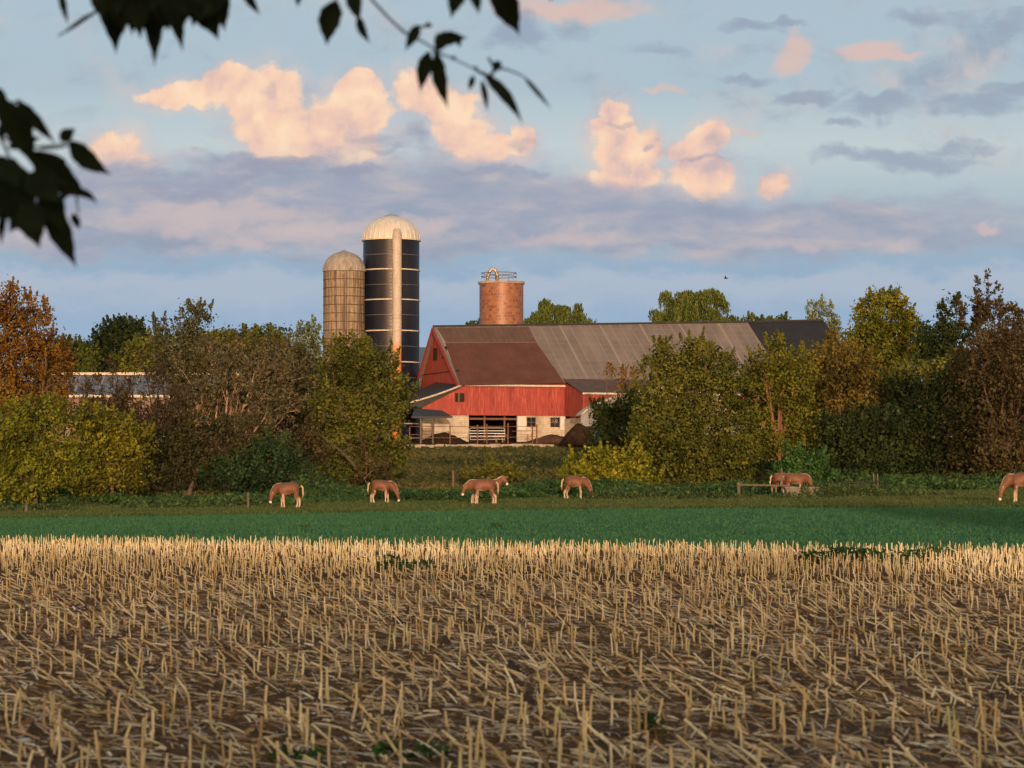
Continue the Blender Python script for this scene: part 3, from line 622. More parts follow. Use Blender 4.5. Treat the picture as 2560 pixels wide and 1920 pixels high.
def mound(name, label, cat, px, d, rx, ry, h, mat, seed=1):
    b = gp(px, d); r_ = np.random.default_rng(seed); n1, n2 = 14, 28; vs = []; ph = r_.uniform(0, 6.28, 6)
    for i in range(n1+1):
        t = i/n1
        for j in range(n2):
            a = 2*math.pi*j/n2; wv = 1+.12*math.sin(3*a+ph[0])+.08*math.sin(5*a+ph[1]); q = t*wv
            vs.append((rx*q*math.cos(a), ry*q*math.sin(a), h*(math.cos(math.pi*t)*.5+.5)*(1+.08*math.sin(6*a+9*t))+r_.normal(0, .03)-.1))
    fs = [(i*n2+j, (i+1)*n2+j, (i+1)*n2+(j+1) % n2, i*n2+(j+1) % n2) for i in range(n1) for j in range(n2)]
    o = MB().add(vs, fs).build(name, mat, None, True); o.location = b; return tag(o, label, cat)
mound('manure_heap', 'dark brown manure heap beside the red lean-to', 'heap', 1447, 293.6, 2.6, 1.6, 2.1, M['manure'], 3)
mound('straw_bank', 'low bank of dark trodden bedding against the block wall', 'heap', 1110, 299.5, 3.4, 1.2, 1.1, M['manure'], 5)
mound('straw_drift', 'brown drift of bedding under the barn windows', 'heap', 1380, 299, 3.6, 1.2, .9, M['dirt'], 6)
# ------------------------------------------------------------------ vegetation
def leaf_mesh(name, Pc, S, tint, elong=1.5, droop=None, up=.35, N=None):
    """one small folded leaf (quad) per point"""
    n = len(Pc); a = rng.normal(size=(n, 3))
    if droop is not None: a = a*.25+np.array([0, 0, -1.0])*droop
    a /= np.linalg.norm(a, axis=1)[:, None]
    nn = rng.normal(size=(n, 3)); nn[:, 2] = np.abs(nn[:, 2])+up
    if N is not None: nn = N+rng.normal(size=(n, 3))*.42; nn[:, 2] += .25
    b = np.cross(a, nn); b /= np.linalg.norm(b, axis=1)[:, None]; c = np.cross(a, b)
    S = S[:, None]; l = S*elong*.5; w_ = S*.5
    V_ = np.stack([Pc-a*l, Pc+b*w_+c*S*.12, Pc+a*l, Pc-b*w_+c*S*.12], 1).reshape(-1, 3)
    return npmesh(name, V_, np.arange(n*4).reshape(-1, 4), tint)
DENS = 3.0
def crown_pts(base, cl, d, dens, sig, per, shell=2.0):
    """cl: clumps (X, Y, rx, ry[, depth offset]) given where they stand in the view"""
    pts = []; tint = []; nrm_ = []
    for c in cl:
        X, Y, rx, ry = c[:4]; dd = d+(c[4] if len(c) > 4 else 0)
        ctr = np.array(at(X, Y, dd)); m = dd/F; rx, ry = rx*m, ry*m; rz = max(rx, .6*ry)*.95
        nsub = max(8, int(DENS*dens*(rx*ry*math.pi+rz*rx)*.9))
        v = rng.normal(size=(nsub, 3)); v /= np.linalg.norm(v, axis=1)[:, None]
        rad = rng.uniform(0, 1, nsub)**(1/shell); rad *= rng.choice([.86, .95, 1.0, 1.14], nsub)
        sp = ctr+v*rad[:, None]*np.array([rx, rz, ry])
        st = np.clip(rng.normal(.47+rng.normal(0, .13), .22, nsub), 0, 1)  # clump-wide tint offset stands in for light and dark crown masses
        k = rng.poisson(per, nsub)+3
        idx = np.repeat(np.arange(nsub), k)
        off = rng.normal(size=(len(idx), 3))*sig*np.array([1, 1, .85])
        off += v[idx]*np.abs(rng.normal(size=(len(idx), 1)))*sig*.9
        pts.append(sp[idx]+off); tint.append(np.clip(st[idx]+rng.normal(0, .08, len(idx)), 0, 1)); cn = v+rng.normal(size=(nsub, 3))*.45; nrm_.append(cn[idx]+off/sig*.35)
        ns = int(4+nsub*.05); vt = rng.normal(size=(ns, 3)); vt[:, 2] = np.abs(vt[:, 2])+.3; vt /= np.linalg.norm(vt, axis=1)[:, None]
        for q in range(ns):                                    # upright shoots that break the outline
            L = rng.uniform(.25, 1.0)*(1+.02*ry); kk = int(L*38); s0 = ctr+vt[q]*.95*np.array([rx, rz, ry]); dr = np.array([vt[q][0]*.5, vt[q][1]*.5, 1.0]); u_ = rng.uniform(0, 1, kk)
            pts.append(s0+dr*L*u_[:, None]+rng.normal(size=(kk, 3))*(.11*(1.1-u_))[:, None]); tint.append(np.clip(rng.normal(.6, .15, kk), 0, 1)); nrm_.append(rng.normal(size=(kk, 3))*.6+np.array([0, -.5, .2]))
    return np.concatenate(pts), np.concatenate(tint), np.concatenate(nrm_)
def limbs(b, base, tips, r0, nseg=5, sides=5, wob=.12):
    """trunk then curved limbs to every tip (local coordinates)"""
    base = Vector(base); tips = [Vector(t) for t in tips]
    fork = Vector((np.mean([t.x for t in tips])*.35+base.x*.65, np.mean([t.y for t in tips])*.35+base.y*.65, base.z+min(1.8, .3*(np.mean([t.z for t in tips])-base.z)+.2)))
    b.tube([base-Vector((0,0,.3)), base.lerp(fork, .5)+Vector((random.uniform(-.1,.1),0,0)), fork], [r0*1.25, r0, r0*.85], 7)
    for t in tips:
        L = (t-fork).length; pts = []; rs = []
        o1 = Vector([random.uniform(-1, 1) for _ in range(3)])*wob*L
        for i in range(nseg+1):
            u = i/nseg; p = fork.lerp(t, u)+Vector((0, 0, L*.12*math.sin(math.pi*u)))+o1*math.sin(math.pi*u); pts.append(p); rs.append(max(.02, r0*.6*(1-u)**.8+.025))
        b.tube(pts, rs, sides)
        for _ in range(3):
            u = random.uniform(.35, .85); i = int(u*nseg); s = pts[i]; q = s+Vector((random.uniform(-1,1), random.uniform(-1,1), random.uniform(.0,.6)))*L*.18
            b.tube([s, s.lerp(q, .5)+Vector((0,0,.05*L)), q], [rs[i]*.6, rs[i]*.4, .015], 4)
    return b
def tree(name, label, cat, X, d, cl, mat, leaf=.2, dens=3.2, per=13, sig=.26, bark=None, r0=.16, elong=1.5, shell=2.0, group=None, base=None, up=.35, ntip=None):
    g = gp(X, d)
    e = empty(name, g, 0, label, cat, group)
    P_, t, N_ = crown_pts(g, cl, d, dens, sig, per, shell)
    keep = P_[:, 2] > gz(P_[:, 0], P_[:, 1])+.02; P_ = P_[keep]; t = t[keep]; N_ = N_[keep]
    S_ = leaf*1.0*rng.uniform(.65, 1.35, len(P_))
    me = leaf_mesh('crown', P_-np.array(g), S_, t, elong, up=up, N=N_); obj('crown', me, mat, e)
    tips = [at(c[0], c[1]-c[3]*.3, d+(c[4] if len(c) > 4 else 0))-g for c in cl]
    lb = limbs(MB(), (0, 0, 0), tips, r0); lb.build('trunk', bark or M['bark'], e)
    return e
def twig_tree(name, label, cat, X, d, tips_px, bark, leafm, r0=.14, gen=3, leaf=.13, lper=6, spread=.32, nsub=5, group=None, drop=0., fine=.018):
    """open, half bare tree: branching limbs with a thin scatter of leaves"""
    g = gp(X, d); e = empty(name, g, 0, label, cat, group); b = MB(); lp = []
    def grow(p, q, r, k):
        L = (q-p).length; mid = p.lerp(q, .5)+Vector([random.uniform(-1, 1) for _ in range(3)])*L*.09
        b.tube([p, mid, q], [r, r*.75, r*.5], 5 if r > .05 else 3, caps=False)
        if k == 0:
            for _ in range(lper): lp.append(p.lerp(q, random.uniform(.2, 1.05))+Vector([random.gauss(0, .09) for _ in range(3)])); 
            return
        dirv = (q-p).normalized()
        for i in range(nsub):
            u = random.uniform(.3, 1.0); s = p.lerp(mid, u*2) if u < .5 else mid.lerp(q, (u-.5)*2)
            nd = (dirv+Vector([random.gauss(0, 1) for _ in range(3)])*.55+Vector((0, 0, .25-drop))).normalized()
            grow(s, s+nd*L*random.uniform(.3, .55), max(fine*.5, r*.4), k-1)
    for (tx, ty, dd) in tips_px:
        q = at(tx, ty, d+dd)-g; base = Vector((random.uniform(-.3, .3), random.uniform(-.3, .3), -.2))
        m1 = base.lerp(q, .45)+Vector((random.uniform(-.4, .4), random.uniform(-.4, .4), .1*q.z))
        b.tube([base, base.lerp(m1, .5), m1], [r0*1.2, r0, r0*.8], 6)
        grow(m1, q, r0*.75, gen)
        grow(base.lerp(m1, .6), base.lerp(m1, .6)+(q-m1)*.8+Vector((random.uniform(-1, 1), random.uniform(-1, 1), 0)), r0*.5, gen-1)
    b.build('branches', bark, e)
    if leafm and lp:
        P_ = np.array([tuple(p) for p in lp]); t = np.clip(rng.normal(.5, .25, len(P_)), 0, 1)
        obj('crown', leaf_mesh('crown', P_, leaf*rng.uniform(.6, 1.4, len(P_)), t, 1.6), leafm, e)
    return e
L_orange = leafmat('orange_leaves', (.10,.042,.012), (.21,.095,.02), (.26,.15,.03))
L_yel = leafmat('yellow_green_leaves', (.10,.10,.012), (.20,.19,.018), (.38,.30,.03))
L_olive = leafmat('olive_leaves', (.045,.05,.012), (.115,.115,.022), (.20,.175,.03))
L_green = leafmat('green_leaves', (.028,.042,.012), (.075,.09,.02), (.15,.15,.03))
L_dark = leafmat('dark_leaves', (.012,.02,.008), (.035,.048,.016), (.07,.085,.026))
L_brown = leafmat('brown_leaves', (.04,.028,.014), (.09,.06,.027), (.15,.105,.045))
L_greybrown = leafmat('grey_brown_leaves', (.06,.048,.026), (.13,.105,.055), (.20,.17,.09))
L_vine = leafmat('vine_leaves', (.022,.05,.018), (.05,.11,.03), (.10,.18,.05))
L_pale = leafmat('pale_leaves', (.12,.13,.06), (.22,.24,.13), (.36,.38,.24))
L_willow = leafmat('willow_leaves', (.06,.075,.02), (.12,.14,.035), (.18,.19,.05))

# -- far row, behind the buildings
BGR = 'trees beyond the farm buildings'
tree('round_tree', 'dark round tree standing above the cattle shed, against the sky', 'tree', 295, 365, [(295,850,58,52),(330,840,32,42),(255,865,30,30),(300,905,80,45)], L_dark, .3, 2.6, 12, .4, r0=.3, group=BGR)
tree('far_tree', 'low green tree between the orange tree and the round dark one', 'tree', 185, 360, [(175,880,42,32),(215,885,30,26),(190,925,70,35),(130,905,50,50)], L_green, .3, 2.2, 12, .4, group=BGR)
tree('far_tree', 'olive tree over the right half of the cattle shed roof', 'tree', 390, 350, [(365,885,60,42),(430,890,60,50),(500,880,60,45),(400,935,120,25)], L_olive, .3, 2.2, 12, .4, group=BGR)
tree('far_tree', 'brown green treetops above the brushy thicket', 'tree', 620, 345, [(560,860,55,32),(625,850,48,30),(690,852,40,28),(640,885,90,30)], L_olive, .28, 2.4, 12, .38, group=BGR)
tree('far_tree', 'pale leafed airy treetop left of the concrete silo', 'tree', 770, 330, [(755,838,22,26),(782,830,16,24),(790,858,20,24),(745,872,22,22)], L_pale, .22, 2.6, 8, .3, group=BGR)
tree('far_tree', 'tiny treetop left of the tile silo', 'tree', 1190, 420, [(1192,815,14,10),(1180,820,14,8)], L_green, .3, 3, 8, .3, group=BGR)
def willow(label, X, d, cl):
    g = gp(X, d); e = empty('willow_tree', g, 0, label, 'tree', 'weeping willows behind the barn'); P_ = []; t = []
    for (cx, cy, rx, ry) in cl:
        m = d/F; c0 = np.array(at(cx, cy, d)); subs = [(c0+np.array([rng.uniform(-.8, .8)*rx*m, rng.uniform(-.6, .6)*rx*m, rng.uniform(-.55, .75)*ry*m]), rng.uniform(.30, .5)) for _ in range(7)]
        n = int(rx*ry*.16)+10
        for _ in range(n):
            c, fr_ = subs[rng.integers(7)]; m = d/F*fr_
            th = rng.uniform(0, 2*math.pi); q = rng.uniform(0, 1)**.5; x = rx*m*q*math.cos(th); y = rx*m*q*math.sin(th); z = ry*m*math.sqrt(max(0, 1-q*q))
            L = rng.uniform(.6, 1.5)*ry*d/F*.8+.4; k_ = int(L/.09); s = np.linspace(0, 1, k_)
            arch = np.stack([x*(1+.10*s), y*(1+.10*s), z+.12*np.sin(s*3)-L*s**1.25], 1)+rng.normal(0, .10, (k_, 3))
            P_.append(arch+c); t.append(np.clip(rng.normal(.5, .2)+rng.normal(0, .1, k_), 0, 1))
    P_ = np.concatenate(P_); t = np.concatenate(t)
    obj('crown', leaf_mesh('crown', P_-np.array(g), .16*rng.uniform(.7, 1.3, len(P_)), t, 2.6, droop=1.0), L_willow, e)
    limbs(MB(), (0,0,0), [at(c[0], c[1], d)-g for c in cl], .35).build('trunk', M['bark'], e)
willow('weeping willow just right of the tile silo, above the grey roof', 1400, 390, [(1350,790,30,28),(1385,775,34,30),(1425,785,30,24),(1455,800,34,14),(1330,805,20,18),(1400,820,80,22)])
willow('larger weeping willow rising over the middle of the grey roof', 1735, 385, [(1690,755,36,24),(1735,745,42,20),(1775,742,36,18),(1805,755,18,20),(1665,790,38,22),(1745,780,70,26),(1810,800,34,16)])
tree('far_tree', 'small round treetop over the black roof', 'tree', 1958, 400, [(1957,801,12,9),(1925,806,12,6),(1900,806,12,6)], L_green, .3, 3.2, 9, .28, group=BGR)
tree('far_tree', 'small treetop where grey and black roofs meet', 'tree', 1872, 410, [(1872,803,14,9),(1845,806,10,5)], L_olive, .3, 3, 9, .3, group=BGR)
tree('poplar_tree', 'silvery upright tree behind the black roof end', 'tree', 2055, 360, [(2032,790,16,32),(2052,785,14,34),(2078,790,14,26),(2085,825,16,34),(2060,850,36,40)], L_pale, .2, 2.4, 9, .25, group=BGR)
tree('maple_tree', 'tall yellow green tree right of the barn, above the thicket', 'tree', 2215, 325, [(2190,760,38,26),(2225,750,30,22),(2255,785,28,30),(2150,775,14,8),(2200,810,60,30),(2170,850,48,36),(2240,850,52,36),(2130,860,28,30),(2210,895,70,30),(2275,810,18,26)], leafmat('maple_leaves', (.07,.08,.012), (.15,.15,.02), (.28,.22,.03)), .26, 2.3, 12, .34, r0=.28, group=BGR)
tree('far_tree', 'dull dark tree right of the tall yellow green one', 'tree', 2300, 345, [(2300,840,30,30),(2330,860,34,34),(2290,885,40,26),(2340,900,30,28)], L_dark, .28, 2.4, 11, .36, group=BGR)
tree('far_tree', 'dark tree with two airy tufts on top, before the brown one', 'tree', 2385, 300, [(2358,782,16,16),(2392,770,14,22),(2375,822,30,22),(2360,850,40,40),(2420,835,34,18),(2380,900,44,34)], L_dark, .24, 2.4, 10, .32, group=BGR)
tree('far_tree', 'yellowish hedge tree beneath the tan field on the right', 'tree', 2300, 280, [(2260,925,40,20),(2310,930,44,20),(2360,925,40,26),(2220,950,50,20)], L_olive, .24, 2.2, 10, .3, group=BGR)

# -- middle: in front of the barn
tree('wispy_tree', 'thin orange leafed tree in front of the lower grey roof', 'tree', 1560, 275, [(1520,930,16,12),(1548,938,18,14),(1582,948,20,14),(1560,975,30,18),(1600,990,24,20)], L_orange, .16, 1.5, 8, .24, r0=.08)
tree('bush', 'dark grey green bush beside the manure heap', 'bush', 1545, 255, [(1525,1050,42,40),(1570,1040,46,46),(1545,1090,66,36),(1600,1070,44,50),(1510,1030,26,26),(1585,1010,40,30)], L_dark, .2, 2.6, 12, .28)
tree('olive_tree', 'big bushy olive green tree standing before the grey roof', 'tree', 1730, 212,
     [(1650,890,26,28),(1668,870,16,18),(1715,878,30,24),(1750,872,26,22),(1785,888,22,20),(1818,915,26,22),(1625,915,24,14),(1690,930,66,42),(1765,935,66,42),(1820,950,40,36),(1650,985,66,52),(1750,1000,90,62),(1840,1015,44,60),(1640,1060,66,55),(1740,1080,100,62),(1835,1090,56,60),(1660,1140,85,52),(1780,1150,95,54),(1730,1200,125,36),(1865,1140,34,50),(1610,1100,40,50)],
     L_olive, .17, 3.0, 13, .24, r0=.22, group='trees of the thicket behind the pasture')
TG = 'trees of the thicket behind the pasture'
tree('thicket_tree', 'yellow green tree with orange limbs, right of the big olive one', 'tree', 1950, 214,
     [(1940,880,22,28),(1950,858,12,16),(1905,905,32,26),(1985,905,32,36),(1935,930,55,38),(1900,960,36,36),(2010,950,36,40),(1960,985,60,42),(1910,1050,40,36),(2000,1040,55,45),(1945,1100,65,45),(2020,1110,50,45),(1900,1120,30,40)],
     leafmat('tree_leaves_b', (.06,.065,.012), (.14,.135,.02), (.25,.21,.03)), .17, 2.6, 13, .25, bark=material('orange_bark', (.22,.12,.07), .9), r0=.2, group=TG)  # orange brown bark for the limbs
tree('thicket_tree', 'orange tinged olive tree below the black roof', 'tree', 2100, 220,
     [(2040,895,36,26),(2090,870,34,24),(2070,910,50,36),(2125,900,50,32),(2160,920,30,28),(2100,955,80,45),(2170,975,55,42),(2050,980,45,45),(2120,1020,80,45),(2190,1020,45,40)],
     leafmat('tree_leaves_c', (.055,.045,.012), (.14,.105,.025), (.24,.16,.035)), .18, 2.6, 13, .26, r0=.2, group=TG)
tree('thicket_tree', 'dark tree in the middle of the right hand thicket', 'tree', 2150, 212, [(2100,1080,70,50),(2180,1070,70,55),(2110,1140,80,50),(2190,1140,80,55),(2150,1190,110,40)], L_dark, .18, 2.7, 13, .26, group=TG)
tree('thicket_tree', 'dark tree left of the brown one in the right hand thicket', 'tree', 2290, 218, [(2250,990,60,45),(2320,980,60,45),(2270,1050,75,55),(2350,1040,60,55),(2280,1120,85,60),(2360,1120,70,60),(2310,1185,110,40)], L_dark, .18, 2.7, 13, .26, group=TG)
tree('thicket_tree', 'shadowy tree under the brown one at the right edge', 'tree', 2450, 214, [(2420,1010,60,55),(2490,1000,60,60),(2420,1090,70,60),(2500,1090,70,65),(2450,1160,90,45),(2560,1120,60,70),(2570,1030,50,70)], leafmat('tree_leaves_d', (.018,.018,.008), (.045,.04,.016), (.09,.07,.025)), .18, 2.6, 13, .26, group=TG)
twig_tree('brown_tree', 'tall brown half bare tree at the right edge', 'tree', 2490, 227, [(2440,850,0),(2475,830,1),(2500,800,-1),(2530,850,1),(2560,840,0),(2410,910,1),(2470,910,-2),(2540,900,-1),(2590,860,0)], M['bark_dark'], L_brown, r0=.12, gen=3, leaf=.17, lper=7, nsub=6)
tree('thicket_tree', 'brown leafed lower crown at the right edge of the thicket', 'tree', 2520, 209, [(2470,860,55,40),(2530,850,50,45),(2500,920,70,50),(2570,900,50,60),(2450,940,45,40),(2530,980,60,45),(2500,1050,60,50),(2550,1110,50,50),(2470,1110,60,50),(2520,1170,80,40)], L_brown, .17, 1.7, 12, .28, group=TG)
tree('vine_mound', 'bright green vine covered mound behind the water trough', 'bush', 2012, 201, [(2010,1180,62,50),(1975,1195,42,35),(2055,1205,40,32),(1990,1150,34,28),(2030,1225,60,25)], L_vine, .17, 3.6, 12, .2, r0=.06)
tree('yellow_bush', 'broad yellow bush behind the grazing horse, left of the olive tree', 'bush', 1510, 206, [(1440,1165,38,30),(1490,1150,38,28),(1540,1145,40,26),(1590,1160,40,32),(1450,1200,50,26),(1530,1195,60,32),(1610,1205,45,26)], L_yel, .17, 2.8, 12, .22, r0=.06)
tree('yellow_bush', 'small yellow green bush above the pair of horses', 'bush', 1250, 214, [(1215,1185,30,16),(1255,1178,38,18),(1290,1190,26,14),(1180,1195,24,12)], leafmat('bush_leaves_b', (.07,.07,.014), (.15,.13,.02), (.24,.19,.03)), .16, 2.6, 11, .2, r0=.04)

# -- left
tree('orange_tree', 'big orange brown tree at the left edge', 'tree', 40, 208,
     [(10,790,60,50),(-30,760,50,45),(60,800,45,40),(100,830,40,40),(20,860,80,60),(110,880,60,45),(150,920,40,45),(40,930,90,60),(130,970,55,45),(-40,900,60,80),(30,1000,100,50),(150,1010,40,35),(30,740,20,24),(110,780,12,20),(75,765,10,24)],
     L_orange, .16, 2.6, 13, .24, r0=.22)
tree('thicket_bush', 'yellow green bush at the left edge under the orange tree', 'bush', 90, 196, [(20,1060,80,50),(110,1040,80,45),(60,1120,90,55),(150,1110,70,55),(100,1180,80,40),(20,1190,60,45),(180,1170,55,45),(60,1225,90,24)], leafmat('bush_leaves_c', (.055,.06,.012), (.135,.14,.018), (.26,.23,.025)), .16, 3.0, 13, .23, group='bushes of the left thicket')
tree('thicket_bush', 'yellow green bush between the left edge one and the bare twigs', 'bush', 285, 198, [(230,1050,60,40),(300,1070,60,40),(250,1110,70,50),(330,1120,55,50),(270,1180,75,45),(340,1190,50,40),(215,1215,50,30)], leafmat('bush_leaves_d', (.07,.065,.012), (.15,.135,.018), (.30,.24,.025)), .16, 2.9, 13, .23, group='bushes of the left thicket')
twig_tree('bare_tree', 'dark bare branched tree in front of the cattle shed', 'tree', 390, 206, [(330,960,0),(365,930,1),(400,940,-1),(430,960,1),(300,1000,0),(350,1010,-1),(420,1020,1)], M['bark_dark'], L_brown, r0=.09, gen=3, leaf=.11, lper=3, nsub=5)
tree('tufted_tree', 'tall brown green tree with two airy tufts against the sky', 'tree', 470, 235, [(400,818,20,18),(492,775,22,20),(510,790,20,20),(465,830,34,45),(440,880,50,40),(480,880,40,50),(420,920,60,40),(395,845,12,20),(480,800,20,24)], leafmat('tree_leaves_e', (.035,.035,.018), (.085,.075,.035), (.16,.16,.08)), .17, 2.4, 12, .26, r0=.18)
twig_tree('bare_tree', 'big brushy half bare tree with pale limbs left of the silos', 'tree', 560, 212, [(450,1030,1),(480,960,0),(530,910,0),(590,895,1),(640,920,-1),(690,940,0),(730,960,1),(560,930,-2),(640,960,-1),(500,970,-1),(700,990,-1),(610,1010,-2)], M['bark_pale'], L_greybrown, r0=.12, gen=3, leaf=.15, lper=7, nsub=6)
tree('thicket_tree', 'grey brown bushy tree in the middle of the left thicket', 'tree', 620, 222, [(530,900,60,45),(600,890,70,45),(680,900,70,50),(740,920,50,60),(560,980,70,60),(660,980,90,60),(740,1000,50,60),(600,1060,90,50),(700,1070,80,60),(470,960,50,50)], leafmat('tree_leaves_f', (.05,.038,.016), (.115,.085,.034), (.19,.145,.055)), .17, 1.9, 12, .28, r0=.18, group=TG)
tree('thicket_tree', 'dense olive green tree in front of the silos', 'tree', 885, 214, [(840,880,36,28),(880,870,34,26),(915,880,34,24),(860,920,60,40),(930,920,50,40),(975,910,16,36),(830,970,55,50),(900,980,70,55),(970,970,42,50),(1010,975,32,30),(840,1040,70,55),(920,1050,80,55),(985,1040,35,45),(860,1110,85,50),(940,1120,60,50),(890,1180,100,40),(1000,1130,30,40)], L_olive, .17, 2.9, 13, .24, r0=.22, group=TG)
tree('thicket_bush', 'brown yellow leafed sprays low on the dense olive tree', 'bush', 930, 208, [(905,1120,20,20),(925,1150,18,24),(950,1180,24,20),(900,1190,22,18),(800,1130,36,40),(780,1090,30,40)], L_brown, .15, 1.8, 10, .2, r0=.04, group='bushes of the left thicket')
tree('vine_bush', 'dark green vine tangle behind the left grazing horse', 'bush', 650, 203, [(600,1180,50,40),(650,1150,55,40),(710,1160,50,40),(640,1205,80,28),(740,1200,50,30),(690,1120,40,30),(820,1220,60,22),(540,1190,40,30)], leafmat('vine_dark', (.02,.035,.015), (.04,.07,.028), (.075,.12,.04)), .16, 3.2, 12, .2, r0=.05)
tree('thicket_bush', 'shadowy brown bush below the big brushy tree', 'bush', 470, 204, [(430,1120,60,50),(500,1100,60,50),(470,1170,80,45),(400,1190,50,40),(540,1150,50,40),(570,1090,60,50),(640,1100,50,40)], leafmat('bush_leaves_e', (.022,.022,.01), (.055,.048,.02), (.10,.085,.03)), .16, 2.2, 12, .24, group='bushes of the left thicket')

tree('thicket_tree', 'dark green tree filling in behind the orange limbed one', 'tree', 1990, 226, [(1890,960,50,40),(1960,950,60,45),(2030,960,60,45),(1900,1030,60,50),(1980,1030,70,50),(2060,1040,60,55),(1920,1110,80,50),(2020,1120,80,50)], L_green, .18, 2.4, 13, .28, group=TG)
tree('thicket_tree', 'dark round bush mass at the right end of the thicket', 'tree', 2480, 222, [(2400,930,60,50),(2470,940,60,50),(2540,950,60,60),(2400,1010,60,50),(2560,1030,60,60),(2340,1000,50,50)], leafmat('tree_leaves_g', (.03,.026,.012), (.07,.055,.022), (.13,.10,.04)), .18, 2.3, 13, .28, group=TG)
tree('thicket_bush', 'brown leafed bush in front of the cattle shed wall', 'bush', 380, 212, [(250,1040,50,30),(310,1045,55,32),(370,1055,50,34),(430,1050,50,40),(480,1060,40,40),(400,1110,70,45),(210,1040,50,30)], L_brown, .16, 2.0, 12, .26, group='bushes of the left thicket')
tree('thicket_tree', 'olive brown tree between the brushy one and the dense olive one', 'tree', 760, 224, [(720,900,40,36),(770,890,36,30),(760,950,60,45),(740,1020,60,50),(790,1060,50,60),(750,1120,60,50),(700,1160,60,50)], leafmat('tree_leaves_h', (.045,.042,.018), (.10,.09,.032), (.17,.15,.055)), .17, 2.3, 12, .27, group=TG)
tree('bush', 'low dark bush hiding the foot of the white shed', 'bush', 1580, 240, [(1550,1100,50,30),(1600,1090,50,40),(1500,1110,36,26),(1640,1100,40,40),(1620,1040,36,40)], L_dark, .18, 2.6, 12, .26)
twig_tree('bare_tree', 'dark bare branched tree nearest the orange tree, before the cattle shed', 'tree', 290, 207, [(210,975,0),(250,950,1),(290,960,-1),(320,985,1),(235,1010,0),(300,1020,1)], M['bark_dark'], L_brown, r0=.07, gen=3, leaf=.11, lper=3, nsub=5)
# -- weeds and rough grass: stuff
def scatter(name, n, fx, fy, hfun, mat, label=None, size=.12, seedz=.0, elong=2.2, tintfun=None, cl=8, sg=.25, droop=None):
    m = n//cl; X = rng.uniform(0, 1, m); Y = rng.uniform(0, 1, m); x, y = fx(X, Y), fy(X, Y); h = hfun(x, y)
    idx = np.repeat(np.arange(m), cl); px = x[idx]+rng.normal(0, sg, m*cl); py = y[idx]+rng.normal(0, sg, m*cl)
    hh = (h*rng.uniform(.5, 1.2, m))[idx]*rng.uniform(0, 1, m*cl)**.7
    Pp = np.stack([px, py, gz(px, py)+hh], -1); t0 = rng.normal(.5, .2, m)
    if tintfun is not None: t0 = t0+tintfun(x, y)
    t = np.clip(t0[idx]+rng.normal(0, .1, m*cl), 0, 1)
    o = obj(name, leaf_mesh(name, Pp, size*rng.uniform(.6, 1.5, m*cl), t, elong, up=.1, droop=droop), mat); o['kind'] = 'stuff'
    if label: o['label'] = label
    return o
def patch(x, y, s, p=0): return np.sin(x*s+p)*np.cos(y*s*.8+p*2)+.5*np.sin(x*s*2.3+y*s*1.7+p)
L_weed = leafmat('weed_leaves', (.02,.05,.02), (.045,.10,.035), (.09,.16,.05))
L_rough = leafmat('rough_grass', (.045,.07,.026), (.075,.115,.04), (.13,.15,.06))
L_slope = leafmat('slope_weeds', (.028,.045,.020), (.085,.092,.034), (.17,.14,.05))
wx = lambda X, Y: (X-.5)*(150+20*Y)*.46
weedy0 = lambda X, Y: b2(wx(X, Y))+.2+Y*Y*(205-b2(wx(X, Y)))
scatter('rough_grass_strip', 170000, lambda X, Y: (X-.5)*84, lambda X, Y: b2((X-.5)*84)-.3+(Y**1.3)*(199-b2((X-.5)*84)), lambda x, y: .07+.05*(patch(x, y, .5)+1), L_rough, 'rough grass along the far edge of the field', .045, elong=4, droop=-.7)
scatter('tall_weeds', 90000, lambda X, Y: (X-.5)*80, lambda X, Y: 193+4*patch((X-.5)*80, 0*Y, .09, 1)+Y*14, lambda x, y: .25+.42*np.clip(patch(x, y, .35)+.5+.3*patch(x, y, 1.7), 0, 2.2), L_weed, 'tangle of green weeds behind the horses', .15)
scatter('slope_weeds', 330000, lambda X, Y: -46+92*X, lambda X, Y: 204+88*Y, lambda x, y: .18+.25*np.clip(patch(x, y, .25, 2)+.5, 0, 2), L_slope, 'rough weedy slope below the farmyard', .17,
        tintfun=lambda x, y: np.clip(-.35*patch(x*.5, y, .12, .5)-.022*(x+3), -.5, .35))  # tint varies in patches, darker towards the right
scatter('field_grass', 140000, lambda X, Y: (X-.5)*64, lambda X, Y: b1((X-.5)*64)+Y*(b2((X-.5)*64)-b1((X-.5)*64)), lambda x, y: .05+0*x, leafmat('field_grass_leaves', (.035,.11,.055), (.05,.15,.07), (.08,.19,.085)), 'short green grass of the field', .035, elong=3.5, droop=-.6)
def weed(label, px, py, d, rw_, h, n=60, mat=None):
    p = at(px, py, d); z = gzf(p.x, d); P_ = np.clip(rng.normal(size=(n, 3)), -1.3, 1.3)*np.array([rw_, rw_*.6, h*.3])+np.array([0, 0, h*.5]); P_[:, 2] = np.abs(P_[:, 2])
    o = obj('weed', leaf_mesh('weed', P_, .06*rng.uniform(.5, 1.6, n)*(1 if d > 40 else .6), np.clip(rng.normal(.4, .25, n), 0, 1), 2.4), mat or L_weed); o.location = (p.x, d, z); tag(o, label, 'weed')
weed('dark weed tuft near the middle of the green field', 1243, 1318, 105, .12, .2, 50); weed('low weed tuft in the green field left of the middle one', 760, 1315, 107, .12, .12, 30)
weed('dark weed tuft in the green field towards the right', 2345, 1322, 104, .12, .1, 30)
for i, (px, y_) in enumerate(((2035,1400),(2080,1385),(2130,1388),(2190,1392),(2260,1395),(2335,1385))):
    weed(('leftmost','second','third','fourth','fifth','rightmost')[i]+' of the green weeds among the far stubble on the right', px, y_, 1.7*F/(y_+14-1210), .22, .32, 90)
